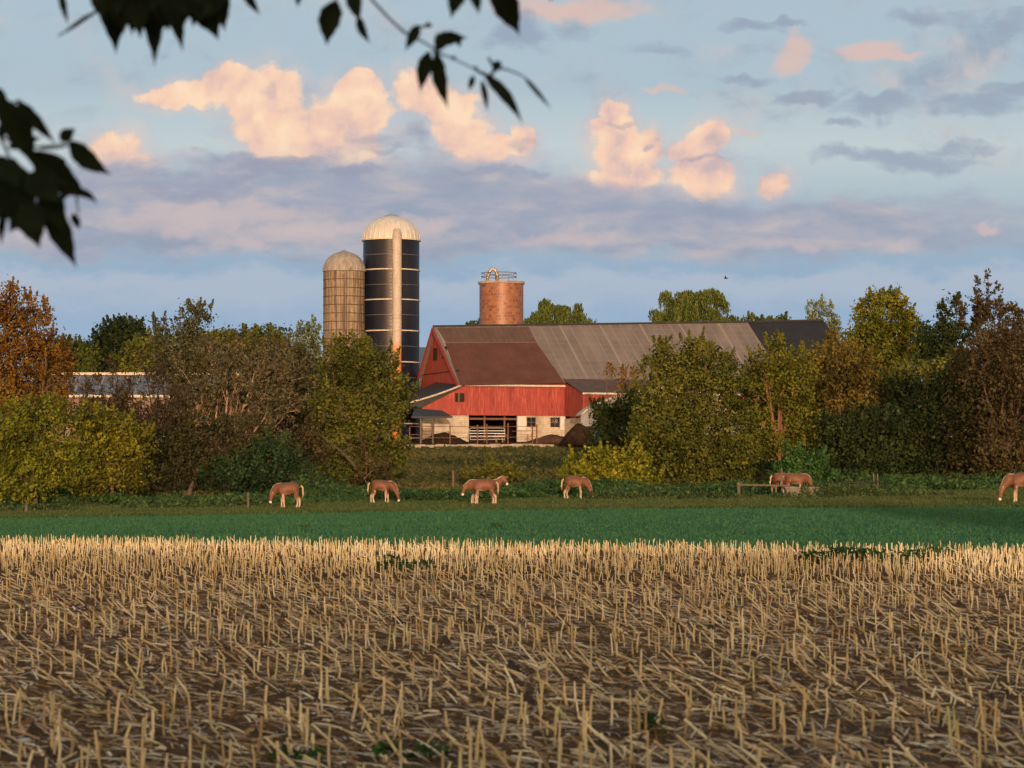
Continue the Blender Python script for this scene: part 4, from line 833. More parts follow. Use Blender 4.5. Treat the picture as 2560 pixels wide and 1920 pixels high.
weed('blue green weed patch in the stubble left of the middle', 1010, 1420, 1.7*F/(1425-1210), .4, .2, 120); weed('small weed just left of the blue green patch in the stubble', 985, 1402, 1.7*F/(1416-1210), .15, .25, 60)
weed('low green weeds at the bottom edge, left of centre', 1030, 1890, 1.7*F/(1895-1210), .16, .09, 90, L_vine); weed('green seedling in the near stubble, right of centre', 1632, 1800, 1.7*F/(1830-1210), .05, .14, 50, L_vine)
weed('low green weeds near the bottom left', 745, 1885, 1.7*F/(1900-1210), .12, .07, 50, L_vine)

L_clump = leafmat('clump_leaves', (.03,.05,.02), (.07,.10,.035), (.13,.15,.055))
def clump(label, px, d, rx, h, n, mat=None):
    p = at(px, 1240, d); P_ = np.clip(rng.normal(size=(n, 3)), -1.7, 1.7)*np.array([rx*.5, .5, h*.35])+np.array([0, 0, h*.35]); P_[:, 2] = np.abs(P_[:, 2])
    o = obj('weed_clump', leaf_mesh('weed_clump', P_, .10*rng.uniform(.5, 1.6, n), np.clip(rng.normal(.5, .25, n), 0, 1), 2.2), mat or L_clump); o.location = (p.x, d, gzf(p.x, d)); tag(o, label, 'weeds')
clump('weed clump hiding the left foot of the water trough', 1966, 174, 1.0, .45, 260); clump('low weed clump in front of the water trough', 2030, 173.5, 2.0, .2, 260)
clump('tall weed clump just right of the water trough', 2105, 176, 2.8, .8, 1100, L_rough); clump('weed clump beneath the stubby posts at right', 2190, 178, 3.4, .75, 1200); clump('brown tinged weed clump left of the horse at the right edge', 2290, 172, 2.6, .5, 700, L_rough)
clump('weed clump around the post left of the leftmost horse', 600, 180, 2.2, .6, 700); clump('weed clump between the left fence post and the leftmost horse', 420, 178, 3.2, .6, 900); clump('weed clump at the foot of the far left fence post', 90, 178, 3.0, .5, 800)
clump('weed clump between the second horse and the pair', 1080, 190, 3.0, .9, 1000, L_weed); clump('weed clump right of the horse with the blond mane', 1600, 184, 3.6, .6, 1000, L_clump); clump('weed clump at the left end of the rail fence', 1790, 178, 2.6, .5, 700)
# ------------------------------------------------------------------ fences and trough by the pasture
def upost(label, px, ytop, ybot, d, w_=.06):
    b0 = at(px, ybot, d); t = at(px, ytop, d); zg = gzf(b0.x, d); h = t.z-zg
    m = MB(); m.tube([(0, 0, -.3), (.01, 0, h*.5), (-.01, 0, h-.02), (-.01, 0, h)], [w_, w_*.95, w_*.9, w_*.6], 7); o = m.build('fence_post', M['wood']); o.location = (b0.x, d, zg)
    return tag(o, label, 'post', 'fence posts along the pasture')
upost('grey fence post at the far left of the field edge', 65, 1248, 1300, 172, .09)
upost('grey fence post left of the leftmost horse', 620, 1231, 1278, 176, .08)
upost('pale short post on the slope above the pair of horses', 1133, 1176, 1204, 206, .09)
upost('thin post standing in front of the drinking horse', 1955, 1172, 1216, 181, .06)
upost('left one of the two stubby posts in the weeds at right', 2184, 1184, 1200, 187, .05)
upost('right one of the two stubby posts in the weeds at right', 2194, 1184, 1200, 187, .05)
rf = empty('rail_fence', gp(1847, 180), 0, 'low wooden rail fence running to the water trough', 'fence')
q = lambda px, py, d=180: at(px, py, d)-rf.location
MB().tube([q(1847, 1255), q(1847, 1206)], [.11, .10], 7).build('post', M['wood'], rf)
MB().tube([q(1848, 1212), q(1900, 1213), q(1965, 1214), q(1985, 1218)], [.07, .06, .06, .05], 6).build('rail', M['wood'], rf)
rg = empty('rail_fence', gp(2190, 186), 0, 'dark rail fence in the weeds right of the trough', 'fence'); q = lambda px, py, d=186: at(px, py, d)-rg.location
for y0, y1 in ((1210, 1205), (1229, 1222)): MB().tube([q(2052, y0), q(2120, (y0+y1)/2), q(2200, y1-2)], .05, 5).build('rail', M['bark_dark'], rg)
MB().tube([q(2120, 1245), q(2120, 1204)], .07, 6).build('post', M['bark_dark'], rg)
tr = empty('water_trough', (at(2003, 1243, 177).x, 177, at(2003, 1245, 177).z), R(3), 'pale concrete water trough with horses drinking behind it', 'trough')
hx = 42/F*177; hz = 24/F*177; tb = MB()
tb.slab([(-hx*.78, -.35, 0), (hx*.72, -.35, 0), (hx, -.45, hz), (-hx, -.45, hz)], .1, (0, 1, 0)); tb.slab([(-hx*.78, .35, 0), (hx*.72, .35, 0), (hx, .45, hz), (-hx, .45, hz)], .1, (0, -1, 0))
tb.slab([(-hx*.78, -.25, 0), (-hx*.78, .25, 0), (-hx, .35, hz), (-hx, -.35, hz)], .1, (1, 0, 0)); tb.slab([(hx*.72, -.25, 0), (hx*.72, .25, 0), (hx, .35, hz), (hx, -.35, hz)], .1, (-1, 0, 0)); tb.box((-hx*.7, -.25, .02), (hx*.65, .25, .1))
M['trough'] = material('trough_concrete', (.24,.21,.17), .9, .4, 3)
tb.build('basin', M['trough'], tr)
rm = MB(); rm.box((-hx-.05, -.50, hz), (hx+.05, -.33, hz+.09)); rm.box((-hx-.05, .33, hz), (hx+.05, .50, hz+.09)); rm.box((-hx-.05, -.33, hz), (-hx+.12, .33, hz+.09)); rm.box((hx-.12, -.33, hz), (hx+.05, .33, hz+.09)); rm.build('rim', M['trough'], tr)

# ------------------------------------------------------------------ horses
def horse_body(neck, legs, seed=0):
    """skeleton grown with a Skin modifier; faces +x"""
    V_ = []; E = []; Rr = []
    def add(p, r, par=None, raw=False):
        r = r if isinstance(r, tuple) else (r, r); f_ = (1.12, 1.12) if raw else ((1.40, 1.36) if r[0] > .27 else ((1.4, 1.42) if r[0] > .155 else ((1.4, 1.4) if r[0] > .095 else (1.2, 1.2))))
        r = (r[0]*f_[0], r[1]*f_[1])
        V_.append(p); Rr.append(r); i = len(V_)-1
        if par is not None: E.append((par, i))
        return i
    pel = add((-.55, 0, 1.30), (.34, .35)); rump = add((-.86, 0, 1.26), (.24, .26), pel)
    loin = add((-.2, 0, 1.25), (.33, .35), pel); mid = add((.15, 0, 1.20), (.34, .37), loin); ch = add((.52, 0, 1.24), (.32, .36), mid)
    br = add((.78, 0, 1.22), (.22, .27), ch)
    i = ch; k_ = None
    for j, (p, r) in enumerate(neck):
        i = add(p, r, br if j == 0 else i, True)
        if j == 2: k_ = i
    nk = np.array([n_[0] for n_ in neck]); poll = k_
    for s in (-1, 1):
        add((V_[poll][0]+.0, s*.10, V_[poll][2]+.17), .022, add((V_[poll][0]+.0, s*.08, V_[poll][2]+.08), .045, poll))
    for s, (fo, ho) in zip((-1, 1), legs):
        a = add((-.60, s*.17, 1.0), (.17, .2), pel); a = add((-.56+ho*.4, s*.19, .80), (.125, .14), a); a = add((-.76+ho*.8, s*.19, .52), (.088, .095), a); a = add((-.745+ho*.9, s*.19, .36), (.058, .064), a, True); a = add((-.72+ho, s*.19, .20), (.068, .068), a); a = add((-.68+ho, s*.19, .07), (.095, .085), a)
        a = add((.50, s*.16, .98), (.15, .19), ch); a = add((.48+fo*.4, s*.18, .76), (.10, .11), a); a = add((.50+fo*.8, s*.17, .48), (.082, .085), a); a = add((.495+fo*.9, s*.17, .33), (.055, .06), a, True); a = add((.49+fo, s*.17, .18), (.062, .062), a); a = add((.52+fo, s*.17, .06), (.09, .08), a)
    me = bpy.data.meshes.new('hs'); me.from_pydata(V_, E, []); o = bpy.data.objects.new('hs', me); C.objects.link(o)
    sk = o.modifiers.new('s', 'SKIN'); sk.use_smooth_shade = True; sk.branch_smoothing = .6
    if not me.skin_vertices:
        bpy.context.view_layer.objects.active = o
    for i, r in enumerate(Rr): me.skin_vertices[0].data[i].radius = r
    me.skin_vertices[0].data[0].use_root = True
    o.modifiers.new('b', 'SUBSURF').levels = 2
    dg_ = bpy.context.evaluated_depsgraph_get(); m2 = bpy.data.meshes.new_from_object(o.evaluated_get(dg_)); bpy.data.objects.remove(o)
    n = len(m2.vertices); co = np.empty(n*3, np.float32); m2.vertices.foreach_get('co', co); co = co.reshape(-1, 3)
    muz = np.array(neck[-1][0]); dm_ = np.linalg.norm(co-muz, axis=1)
    leg = np.clip((.78-co[:, 2])/.22, 0, 1)*(co[:, 0] < .72)
    belly = np.clip((1.0-co[:, 2])/.12, 0, 1)*(np.abs(co[:, 0]) < .5)
    pale = np.clip(np.maximum(leg, belly*.8), 0, 1)
    muzz = np.clip((.20-dm_)/.06, 0, 1)
    v_ = np.clip(np.maximum(pale*.6, muzz), 0, 1)
    a = m2.attributes.new('tint', 'FLOAT', 'POINT'); a.data.foreach_set('value', v_.astype(np.float32))
    m2.name = 'body'; return m2
coat = bpy.data.materials.new('sorrel_coat'); coat.use_nodes = True; T = NT(coat.node_tree); bs = T.t.nodes['Principled BSDF']
a_ = T.n('ShaderNodeAttribute', attribute_name='tint').outputs['Fac']; t_ = T.n('ShaderNodeTexCoord').outputs['Object']
cc = T.ramp(T.noise(t_, 3.5, 4, .6).outputs[0], [(.35, (.12,.048,.024)), (.65, (.20,.082,.040))])
cr = T.ramp(a_, [(0, (.3,.11,.06)), (.58, (.48,.35,.25)), (.8, (.80,.74,.66)), (1, (.82,.78,.72))])
oi = T.n('ShaderNodeObjectInfo').outputs['Random']; cc = T.mix(T.m('MULTIPLY', oi, .45), cc, (.12,.04,.02)); cc = T.mix(T.step(a_, .02, .5), cc, cr); T.lk(cc, bs.inputs['Base Color']); bs.inputs['Roughness'].default_value = .6
mane_m = material('flaxen_hair', (.62,.46,.30), .7, .35, 8); hoof_m = material('hoof', (.09,.07,.055), .6)
def neckof(n1, n2, poll, ck, nose, muz): return [(n1, (.20,.31)), (n2, (.14,.23)), (poll, (.105,.15)), (ck, (.125,.17)), (nose, (.08,.10)), (muz, (.085,.09))]
graze = neckof((.98,0,1.18), (1.20,0,.95), (1.38,0,.72), (1.42,0,.56), (1.47,0,.28), (1.49,0,.15))
alert = neckof((1.0,0,1.36), (1.16,0,1.54), (1.32,0,1.66), (1.40,0,1.54), (1.55,0,1.30), (1.61,0,1.20))
low = neckof((.98,0,1.24), (1.22,0,1.16), (1.42,0,1.12), (1.50,0,.98), (1.58,0,.70), (1.61,0,.58))
graze2 = neckof((.96,0,1.2), (1.14,0,1.02), (1.26,0,.86), (1.31,0,.72), (1.36,0,.44), (1.37,0,.33))
drink = neckof((.98,0,1.28), (1.18,0,1.2), (1.32,0,1.04), (1.36,0,.90), (1.38,0,.62), (1.39,0,.50))
def horse(label, px, d, face, neck, legs, s=1.0, grp='sorrel horses in the pasture', rz=0, zoff=0):
    p = at(px, 1250, d); z = gzf(p.x, d)+zoff
    e = empty('horse', (p.x, d, z), (0 if face > 0 else math.pi)+rz, label, 'horse', grp); e.scale = (s*.79, s, s)
    o = obj('body', horse_body(neck, legs), coat, e)
    n_ = len(o.data.vertices); co = np.empty(n_*3, np.float32); o.data.vertices.foreach_get('co', co); co = co.reshape(-1, 3)
    path = [np.array((.50, 0, 1.30))]+[np.array(n_q[0], float) for n_q in neck[:4]]; crest = []
    for i in range(len(path)-1):
        dv = path[i+1]-path[i]; dv /= np.linalg.norm(dv); up_ = np.array((-dv[2], 0, dv[0]))
        for t in np.linspace(0, 1, 5)[:-1]:
            q = path[i]*(1-t)+path[i+1]*t; rel = co-q; msk = (np.abs(rel@dv) < .07) & (np.abs(co[:, 1]) < .09) & (np.linalg.norm(rel, axis=1) < .6)
            if msk.any(): crest.append((q+up_*(rel[msk]@up_).max(), up_))
    vs, fs = [], []
    for i, (q, up_) in enumerate(crest):
        w_ = math.sin(math.pi*(.12+.8*i/len(crest)))
        for sy, dn in ((0, -.045), (.075, .05), (.12, .26+.05*(i % 2)), (.10, .25), (.0, .03), (-.10, .16), (-.115, .17), (-.07, .03)): vs.append(tuple(q+np.array((0, sy, 0))*w_-(up_*.5+np.array((.0, 0, .5)))*dn*w_))
    for i in range(len(crest)-1):
        for j in range(8): a, b = i*8+j, i*8+(j+1) % 8; fs.append((a, b, b+8, a+8))
    mm_ = MB().add(vs, fs); mm_.build('mane', mane_m, e, True)
    tl = MB(); tl.tube([(-.90, 0, 1.40), (-1.03, 0, 1.26), (-1.07, .02, .95), (-1.03, .03, .62)], [.06, .085, .08, .02], 6); tl.build('tail', mane_m, e, True)
    for s_, (fo, ho) in zip((-1, 1), legs):
        for x in (-.67+ho, .53+fo): MB().lathe([(.0, .0), (.10, .0), (.085, .08), (0, .08)], 10, (x, s_*(.19 if x < 0 else .17))).build('hoof', hoof_m, e)
    return e
st1 = ((.05, .12), (-.18, -.1)); st2 = ((-.1, .15), (.1, -.08)); st3 = ((0, .05), (.12, -.15))
horse('grazing sorrel horse, leftmost of all, its pale muzzle lowered to the left', 722, 171, -1, graze2, st1)
horse('grazing sorrel horse between the left one and the pair, facing right', 952, 185, 1, graze, st2, .98)
horse('front horse of the overlapping pair, facing left with its neck low', 1210, 171, -1, low, st3, 1.0)
horse('rear horse of the overlapping pair, its white muzzle showing on the right', 1217, 173.5, 1, alert, ((.1,-.3),(-.05,-.45)), .98)
horse('grazing sorrel horse with a blond mane, right of the pair', 1436, 188, 1, graze, ((.05,-.1),(0,.15)), .98)
horse('horse standing left of the trough behind the thin post', 1956, 188, 1, low, st1, .97, rz=R(12))
horse('horse drinking with its neck arched behind the water trough', 1986, 182, 1, drink, st3, .97, zoff=-.02)
horse('nearest grazing horse, cut off by the right edge of the picture', 2558, 146, -1, graze, st2, 1.0)
cf = horse('red brown calf behind the pale farm gate', 1250, 300, 1, low, st3, .62); cf['category'] = 'calf'; del cf['group']; cf.name = 'calf'

# bird
bd = MB(); bd.tube([(-.22,0,0),(-.05,0,0),(.12,0,.02),(.24,0,.03)], [.01,.06,.05,.01], 6)
for s_ in (-1, 1): bd.slab([(.06, .03*s_, .03), (-.08, .03*s_, .03), (-.14, .55*s_, .18), (-.02, .35*s_, .15)], .012, (0, 0, 1))
o = bd.build('bird', M['bark_dark']); o.location = at(1815, 696, 260); tag(o, 'tiny dark bird in flight above the barn roof', 'bird')

# ------------------------------------------------------------------ corn stubble
def tubes_np(A, B, r0, r1, n=5, mid=None):
    """many straight tapered tubes at once"""
    d_ = B-A; L = np.linalg.norm(d_, axis=1)[:, None]; d_ = d_/L
    h = np.where(np.abs(d_[:, 2:3]) > .9, np.array([[1., 0, 0]]), np.array([[0, 0, 1.]]))
    u = np.cross(d_, h); u /= np.linalg.norm(u, axis=1)[:, None]; v = np.cross(d_, u); m = len(A)
    ang = np.arange(n)*2*math.pi/n; cs, sn = np.cos(ang), np.sin(ang)
    ring = u[:, None, :]*cs[None, :, None]+v[:, None, :]*sn[None, :, None]
    M_ = (A+B)/2 if mid is None else mid
    V_ = np.concatenate([A[:, None]+ring*r0[:, None, None], M_[:, None]+ring*((r0+r1)/2)[:, None, None], B[:, None]+ring*r1[:, None, None]], 1).reshape(-1, 3)
    base = (np.arange(m)*3*n)[:, None, None]; j = np.arange(n); jn = (j+1) % n
    f1 = np.stack([j, jn, jn+n, j+n], -1); f = np.concatenate([f1, f1+n], 0)[None]+base
    return V_, f.reshape(-1, 4), m, 2*n
def straw_mat(name, c0, c1, c2, green):
    m = bpy.data.materials.new(name); m.use_nodes = True; T = NT(m.node_tree); bs = T.t.nodes['Principled BSDF']
    a = T.n('ShaderNodeAttribute', attribute_name='tint').outputs['Fac']; c = T.ramp(a, [(0, c0), (.5, c1), (.93, c2), (1, green)])
    t = T.n('ShaderNodeTexCoord').outputs['Object']; n = T.noise(T.v('MULTIPLY', t, (1, 1, .5)), 30, 3, .6).outputs[0]
    c = T.mix(T.m('MULTIPLY', T.step(n, .5, .7), .35), c, (.22,.13,.06))
    T.lk(c, bs.inputs['Base Color']); bs.inputs['Roughness'].default_value = .6; return m
M['straw'] = straw_mat('corn_stalk', (.40,.28,.13), (.72,.58,.32), (.92,.84,.60), (.34,.36,.07))
rows = np.arange(14.5, 92, .76); SX = []; SY = []; KIND = []; 
for i, r in enumerate(rows):
    half = r*.19+2.5; xq = np.arange(-half, half, .165)
    band = math.sin(i*.9+1.1)+.6*math.sin(i*.37)
    far = np.clip((r-46)/14, 0, 1)
    yv = r-.22*xq+.05*rng.normal(size=len(xq))
    pst = np.clip(.34+.34*band+.22*np.sin(xq*.5+i*.7)+far*.7, .04, .95)
    u = rng.uniform(size=len(xq)); kd = np.where(u < pst*.9, 0, np.where(u < pst*.9+(1-pst)*.62, 1, 2))
    SX.append(xq+rng.normal(0, .04, len(xq))); SY.append(yv); KIND.append(kd)
SX = np.concatenate(SX); SY = np.concatenate(SY); KIND = np.concatenate(KIND)
ok = (SY < b1(SX)-.1) & (KIND < 2); SX, SY, KIND = SX[ok], SY[ok], KIND[ok]
n = len(SX); A = np.stack([SX, SY, 0*SX-.02], -1)
h = np.where(KIND == 0, rng.uniform(.16, .32, n), rng.uniform(.14, .36, n))
lean = np.where(KIND == 0, np.abs(rng.normal(0, .10, n)), rng.uniform(.7, 1.5, n)); az = np.where(KIND == 0, rng.uniform(0, 6.28, n), rng.normal(math.pi, .45, n)*1.0)
# broken stalks lean the way the harvester went: tops to the left
Dv = np.stack([np.sin(lean)*np.cos(az), np.sin(lean)*np.sin(az), np.cos(lean)], -1); B = A+Dv*h[:, None]
rad = rng.uniform(.006, .0105, n); tn = np.clip(rng.normal(.55, .22, n), 0, .93); tn[rng.uniform(size=n) < .06] = .97
mid = (A+B)/2+rng.normal(0, .008, (n, 3))
order = np.argsort(SY/np.maximum(.6, 1)+0*SX)
inview = np.abs(SX) < SY*.176+.05; vis = [i for i in order if inview[i] and SY[i] > 17.2][:300]; vs_ = set(vis); rest = np.array([i for i in range(n) if i not in vs_])
def stalks(idx, name, origin=None):
    V_, f, m, pf = tubes_np(A[idx]-(origin if origin is not None else 0), B[idx]-(origin if origin is not None else 0), rad[idx]*1.15, rad[idx]*.95, 5, mid[idx]-(origin if origin is not None else 0))
    # node ring and frayed husk
    me = npmesh(name, V_, f, np.repeat(tn[idx], pf), True); return me
o = obj('corn_stubble', stalks(rest, 'corn_stubble'), M['straw']); o['kind'] = 'stuff'; o['label'] = 'rows of pale cut corn stalks across the field'
for i in vis:
    org = A[i].copy(); me = bpy.data.meshes.new('corn_stalk'); b = MB()
    P0, P1, P2 = Vector(A[i]-org), Vector(mid[i]-org), Vector(B[i]-org); r = float(rad[i])
    b.tube([P0, P0.lerp(P1, .8), P1, P1.lerp(P2, .15), P1.lerp(P2, .9), P2], [r*1.2, r*1.0, r*1.25, r, r*.95, r*1.05], 7)
    for s in range(random.choice((0, 1, 1, 2))):      # torn sheath
        q = P0.lerp(P2, random.uniform(.35, .8)); a = random.uniform(0, 6.28); o1 = Vector((math.cos(a), math.sin(a), 0))*.02; o2 = o1*random.uniform(2, 4)+Vector((0, 0, -random.uniform(.03, .09)))
        w_ = Vector((-math.sin(a), math.cos(a), 0))*.01
        b.add([q-w_, q+w_, q+o1+w_+Vector((0,0,.02)), q+o1-w_+Vector((0,0,.02)), q+o2+w_*.6, q+o2-w_*.6], [(0,1,2,3), (3,2,4,5)])
    me = b.mesh('corn_stalk', False); at_ = me.attributes.new('tint', 'FLOAT', 'FACE'); at_.data.foreach_set('value', np.full(len(me.polygons), tn[i], np.float32))
    o = obj('corn_stalk', me, M['straw']); o.location = tuple(org)
    if KIND[i] == 0: tag(o, 'upright cut corn stalk in the nearest rows of the stubble field', 'corn stalk', 'upright corn stalks nearest the camera')
    else: tag(o, 'broken leaning corn stalk in the nearest rows of the stubble field', 'corn stalk', 'broken corn stalks nearest the camera')
# residue: flat leaves, husks and stalk bits on the soil
n = 40000; Y = (rng.uniform(13.5**.5, 88**.5, n))**2; Y = np.where(rng.uniform(size=n) < .5, rng.uniform(14, 50, n), Y); X = rng.uniform(-1, 1, n)*(Y*.19+1.5); kq = Y < b1(X)-.1; X, Y = X[kq], Y[kq]; n = len(X)
az = np.where(rng.uniform(size=n) < .6, rng.normal(2.75, .35, n), rng.uniform(0, 6.28, n)); Lr = rng.gamma(3, .04, n)+.02; tl = np.where(rng.uniform(size=n) < .25, rng.uniform(.2, .7, n), rng.normal(.06, .09, n))
dv = np.stack([np.cos(az)*np.cos(tl), np.sin(az)*np.cos(tl), np.sin(np.abs(tl))], -1)*Lr[:, None]; cen = np.stack([X, Y, rng.uniform(.006, .035, n)+np.abs(dv[:, 2])*.5], -1)
wv = np.stack([-np.sin(az), np.cos(az), rng.uniform(-.9, .9, n)], -1)*rng.uniform(.003, .009, n)[:, None]
V_ = np.stack([cen-dv/2-wv, cen-dv/2+wv, cen+wv*1.1+np.array([0, 0, .006]), cen-wv*1.1+np.array([0, 0, .006]), cen+dv/2+wv*.6, cen+dv/2-wv*.6], 1).reshape(-1, 3)
b_ = (np.arange(n)*6)[:, None]; f = np.concatenate([b_+np.array([0, 1, 2, 3]), b_+np.array([3, 2, 4, 5])], 1).reshape(-1, 4)
o = obj('crop_residue', npmesh('crop_residue', V_, f, np.repeat(np.clip(rng.normal(.5, .25, n), 0, .93), 2)), straw_mat('husk', (.18,.10,.05), (.44,.29,.14), (.86,.75,.54), (.7,.6,.45))); o['kind'] = 'stuff'; o['label'] = 'husks and broken stalks lying on the soil'
# clods
n = 9000; Y = rng.uniform(15, 60, n); X = rng.uniform(-1, 1, n)*(Y*.19+1); s = rng.gamma(2, .012, n)+.008; th = np.array([[1,0,0],[-.5,.87,0],[-.5,-.87,0],[0,0,1.0]])
V_ = (np.stack([X, Y, 0*X-.004], -1)[:, None]+th[None]*(s[:, None, None])*rng.uniform(.6, 1.3, (n, 4, 1))).reshape(-1, 3); b_ = (np.arange(n)*4)[:, None]
f = np.concatenate([b_+np.array(t) for t in ((0,1,3),(1,2,3),(2,0,3))], 1).reshape(-1, 3)
o = obj('soil_clods', npmesh('soil_clods', V_, f), material('clods', (.12,.075,.048), .95, .5, 8)); o['kind'] = 'stuff'
stm = material('pale_stone', (.55,.58,.62), .7, .2, 10)
for (px, py, s, lb) in ((1122,1765,.035,'pale stone among the near stubble, left of centre'), (2440,1812,.022,'small pale stone near the bottom right corner'), (2525,1738,.02,'tiny pale stone by the right edge'), (60,1855,.05,'flat pale stone near the bottom left corner'), (2330,1865,.05,'bluish flat stone at the bottom right')):
    d = 1.7*F/(py-1210); p = at(px, py, d); b = bmesh.new(); bmesh.ops.create_icosphere(b, subdivisions=2, radius=1)
    for v in b.verts: v.co = Vector((v.co.x*s, v.co.y*s*.8, v.co.z*s*.45))*random.uniform(.85, 1.15)
    me = bpy.data.meshes.new('stone'); b.to_mesh(me); b.free(); o = obj('stone', me, stm); o.location = (p.x, d, s*.3); tag(o, lb, 'stone')

# ------------------------------------------------------------------ overhanging branches, close to the camera
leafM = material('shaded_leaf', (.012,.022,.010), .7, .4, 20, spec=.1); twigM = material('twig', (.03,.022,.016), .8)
def one_leaf(parent, bx, by, tx, ty, wpx, d, bend=.12, org=None):
    Bp = at(bx, by, d); Tp = at(tx, ty, d+random.uniform(-.06, .06)); ax = Tp-Bp; L = ax.length; u = ax.normalized()
    side = u.cross(Vector((0, 1, 0))).normalized(); side = (side+Vector((0, random.uniform(-.35, .35), 0))).normalized(); nrm_ = u.cross(side).normalized(); w_ = wpx/F*d*.5
    prof_ = [(0, .04), (.06, .35), (.14, .68), (.25, .92), (.38, 1.0), (.5, .94), (.62, .78), (.72, .56), (.80, .36), (.87, .19), (.93, .09), (1, .0)]
    c1 = random.uniform(-1, 1)*bend*L; vs = []; m = len(prof_)
    for i, (t, q) in enumerate(prof_):
        ctr = Bp+u*L*t+side*c1*math.sin(math.pi*t)*.6+nrm_*c1*math.sin(math.pi*t)*.5
        tooth = 1+(.07 if i % 2 else -.04)
        vs += [ctr, ctr+side*w_*q*tooth+nrm_*w_*q*.25, ctr-side*w_*q*tooth+nrm_*w_*q*.25]
    fs = []
    for i in range(m-1):
        a = i*3; fs += [(a, a+1, a+4, a+3), (a, a+3, a+5, a+2)]
    me = MB().add([v-org for v in vs], fs).mesh('leaf'); o = obj('leaf', me, leafM, parent); return o
def branch(label, twigs, leaves, d, extra=()):
    org = at(twigs[0][0][0], twigs[0][0][1], d); e = empty('leafy_branch', org, 0, label, 'branch', 'branches hanging over the view'); b = MB()
    for tw in twigs:
        m = len(tw); b.tube([at(x, y, d+.02*math.sin(i*2))-org for i, (x, y) in enumerate(tw)], [(.0045-.003*i/m) for i in range(m)], 6)
    b.build('twig', twigM, e)
    for l in leaves: one_leaf(e, l[0], l[1], l[2], l[3], l[4]*.92, d+random.uniform(-.12, .12), org=org)
    for (x0, y0, x1, y1, nn) in extra:
        for _ in range(nn):
            x, y = random.uniform(x0, x1), random.uniform(y0, y1); a = random.gauss(math.pi/2, .55); L = random.uniform(45, 95)
            one_leaf(e, x, y, x+L*math.cos(a), y+L*math.sin(a), L*random.uniform(.35, .55), d+random.uniform(-.25, .25), org=org)
branch('dark leafy branch hanging in from the top left corner', [[(330,-120),(340,-50),(350,10)],[(480,-100),(470,-40),(500,5)],[(330,-80),(250,-20),(235,35),(190,62),(145,90)],[(270,-60),(150,-40)],[(560,-60),(610,-30)]],
    [(265,-50,290,137,72),(360,-50,386,168,62),(395,-30,457,132,46),(325,-60,352,98,95),(440,-60,452,90,85),(490,-60,547,102,105),(535,-50,562,80,60),(240,-50,262,60,50),(410,-60,420,80,100),(300,-60,310,85,90),(470,-70,500,62,100),(380,-60,400,92,90),(150,-40,172,66,22),(602,-30,652,40,26),(235,30,145,92,14),(350,-40,330,90,60),(540,-70,520,55,80)], 8.0, [(250,-60,560,10,14),(380,-30,540,20,5)])
branch('dark leafy branch reaching in from the left edge', [[(-60,300),(0,340),(60,370),(120,365),(160,360),(180,345)],[(0,340),(40,430),(90,480),(130,520)],[(-40,250),(20,262),(50,250)],[(150,400),(190,480),(196,535)],[(100,370),(140,370),(178,362)]],
    [(-5,240,88,425,74),(42,250,142,362,38),(150,352,190,320,36),(172,352,281,438,58),(80,378,228,500,88),(115,500,193,672,66),(70,500,100,622,80),(180,532,199,576,24),(12,530,4,614,22),(-40,400,112,470,80),(-50,480,72,550,84),(40,410,92,548,70),(-30,430,40,500,90),(60,440,160,512,80),(100,480,165,590,70),(60,520,22,582,50),(20,370,105,345,40),(-20,215,10,290,40),(200,470,245,512,16),(0,400,50,470,70),(100,410,180,470,90)], 7.6, [(100,440,190,520,3),(-30,250,30,340,2)])
branch('long dangling twig with narrow dark leaves at top centre', [[(900,-60),(930,0),(975,48),(1010,80),(1042,96),(1075,115),(1100,133),(1135,148),(1165,162),(1190,174),(1225,188)],[(1190,174),(1215,190),(1235,192)],[(1225,188),(1240,172),(1262,172),(1290,182),(1310,192)],[(1042,68),(1062,66),(1078,64)],[(860,-60),(840,0)],[(880,-60),(885,0)],[(1100,133),(1080,130)],[(1222,145),(1232,165)]],
    [(840,0,817,116,62),(880,-40,901,58,44),(895,38,927,110,26),(1046,62,1012,128,32),(1062,62,1082,68,16),(1088,98,1170,94,40),(1140,82,1150,120,22),(1106,82,1086,136,42),(1072,128,1050,232,42),(1090,128,1121,274,42),(1184,188,1172,228,18),(1204,200,1219,282,18),(1248,152,1232,186,28),(1210,186,1309,312,34),(1308,190,1382,278,13),(1130,140,1142,150,12),(1186,165,1192,182,10),(752,-30,744,20,20)], 8.2)
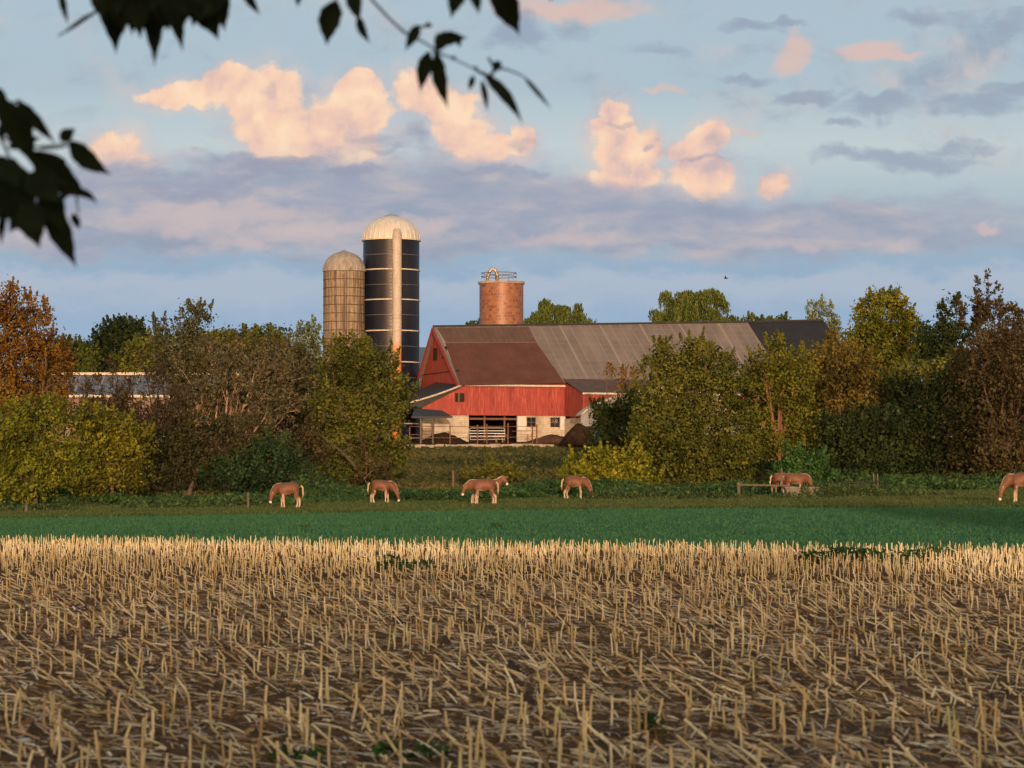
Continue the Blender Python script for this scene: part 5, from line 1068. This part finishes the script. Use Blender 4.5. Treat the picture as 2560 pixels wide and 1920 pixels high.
branch('broad dark leaves dipping in at the top, right of the dangling twig', [[(1180,-140),(1200,-80),(1240,-40)],[(1200,-80),(1160,-40)],[(1240,-100),(1370,-60),(1380,-30)]],
    [(1238,-50,1300,90,76),(1160,-50,1127,48,50),(1180,-50,1198,38,38),(1130,-60,1160,10,60),(1380,-30,1378,6,14),(1210,-60,1180,5,50)], 7.9)

# ------------------------------------------------------------------ unseen tree row added behind the camera to shade the fields
def shade_row():
    P_ = []; b = MB()
    for x in np.arange(-9, 10, 1.7):                     # added hedge, sized to shade the hanging leaves and near stubble
        H = 6.0+random.uniform(-.5, .45); y = -10+random.uniform(-.6, .6); n = 3200
        P_.append(np.stack([rng.normal(x, 1.0, n), rng.normal(y, .7, n), rng.uniform(.1, H, n)], -1)); b.tube([(x, y, -.3), (x+.1, y, H*.5), (x, y, H-.8)], [.09, .07, .03], 6)
    for x in np.arange(27, 60, 4.4):                     # taller trees, also added, placed to shade the right thicket
        H = 15.5+random.uniform(-1.8, 1.6); y = -42+random.uniform(-3, 3); n = 2600
        v = rng.normal(size=(n, 3)); v /= np.linalg.norm(v, axis=1)[:, None]; P_.append(np.array([x, y, H-5])+v*rng.uniform(0, 1, n)[:, None]**.4*np.array([3.4, 3.0, 5]))
        P_.append(np.stack([rng.normal(x, 2.2, 1500), rng.normal(y, 1.5, 1500), rng.uniform(.2, H-5, 1500)], -1)); b.tube([(x, y, -.3), (x+.3, y, H*.4), (x, y, H-3)], [.35, .28, .08], 7)
    P_ = np.concatenate(P_); e = empty('shade_tree_row', (0, -10, 0), 0, 'unseen hedge and trees added behind the camera to shade the field', 'tree'); e['kind'] = 'stuff'
    P_ = P_-np.array([0, -10, 0]); sz = np.where(P_[:, 1] < -15, .5, .16)*rng.uniform(.7, 1.3, len(P_))
    obj('crown', leaf_mesh('crown', P_, sz, rng.uniform(0, 1, len(P_)), 1.4), L_green, e)
    b.v = [(v[0], v[1]+10, v[2]) for v in b.v]; b.build('trunk', M['bark'], e)
shade_row()
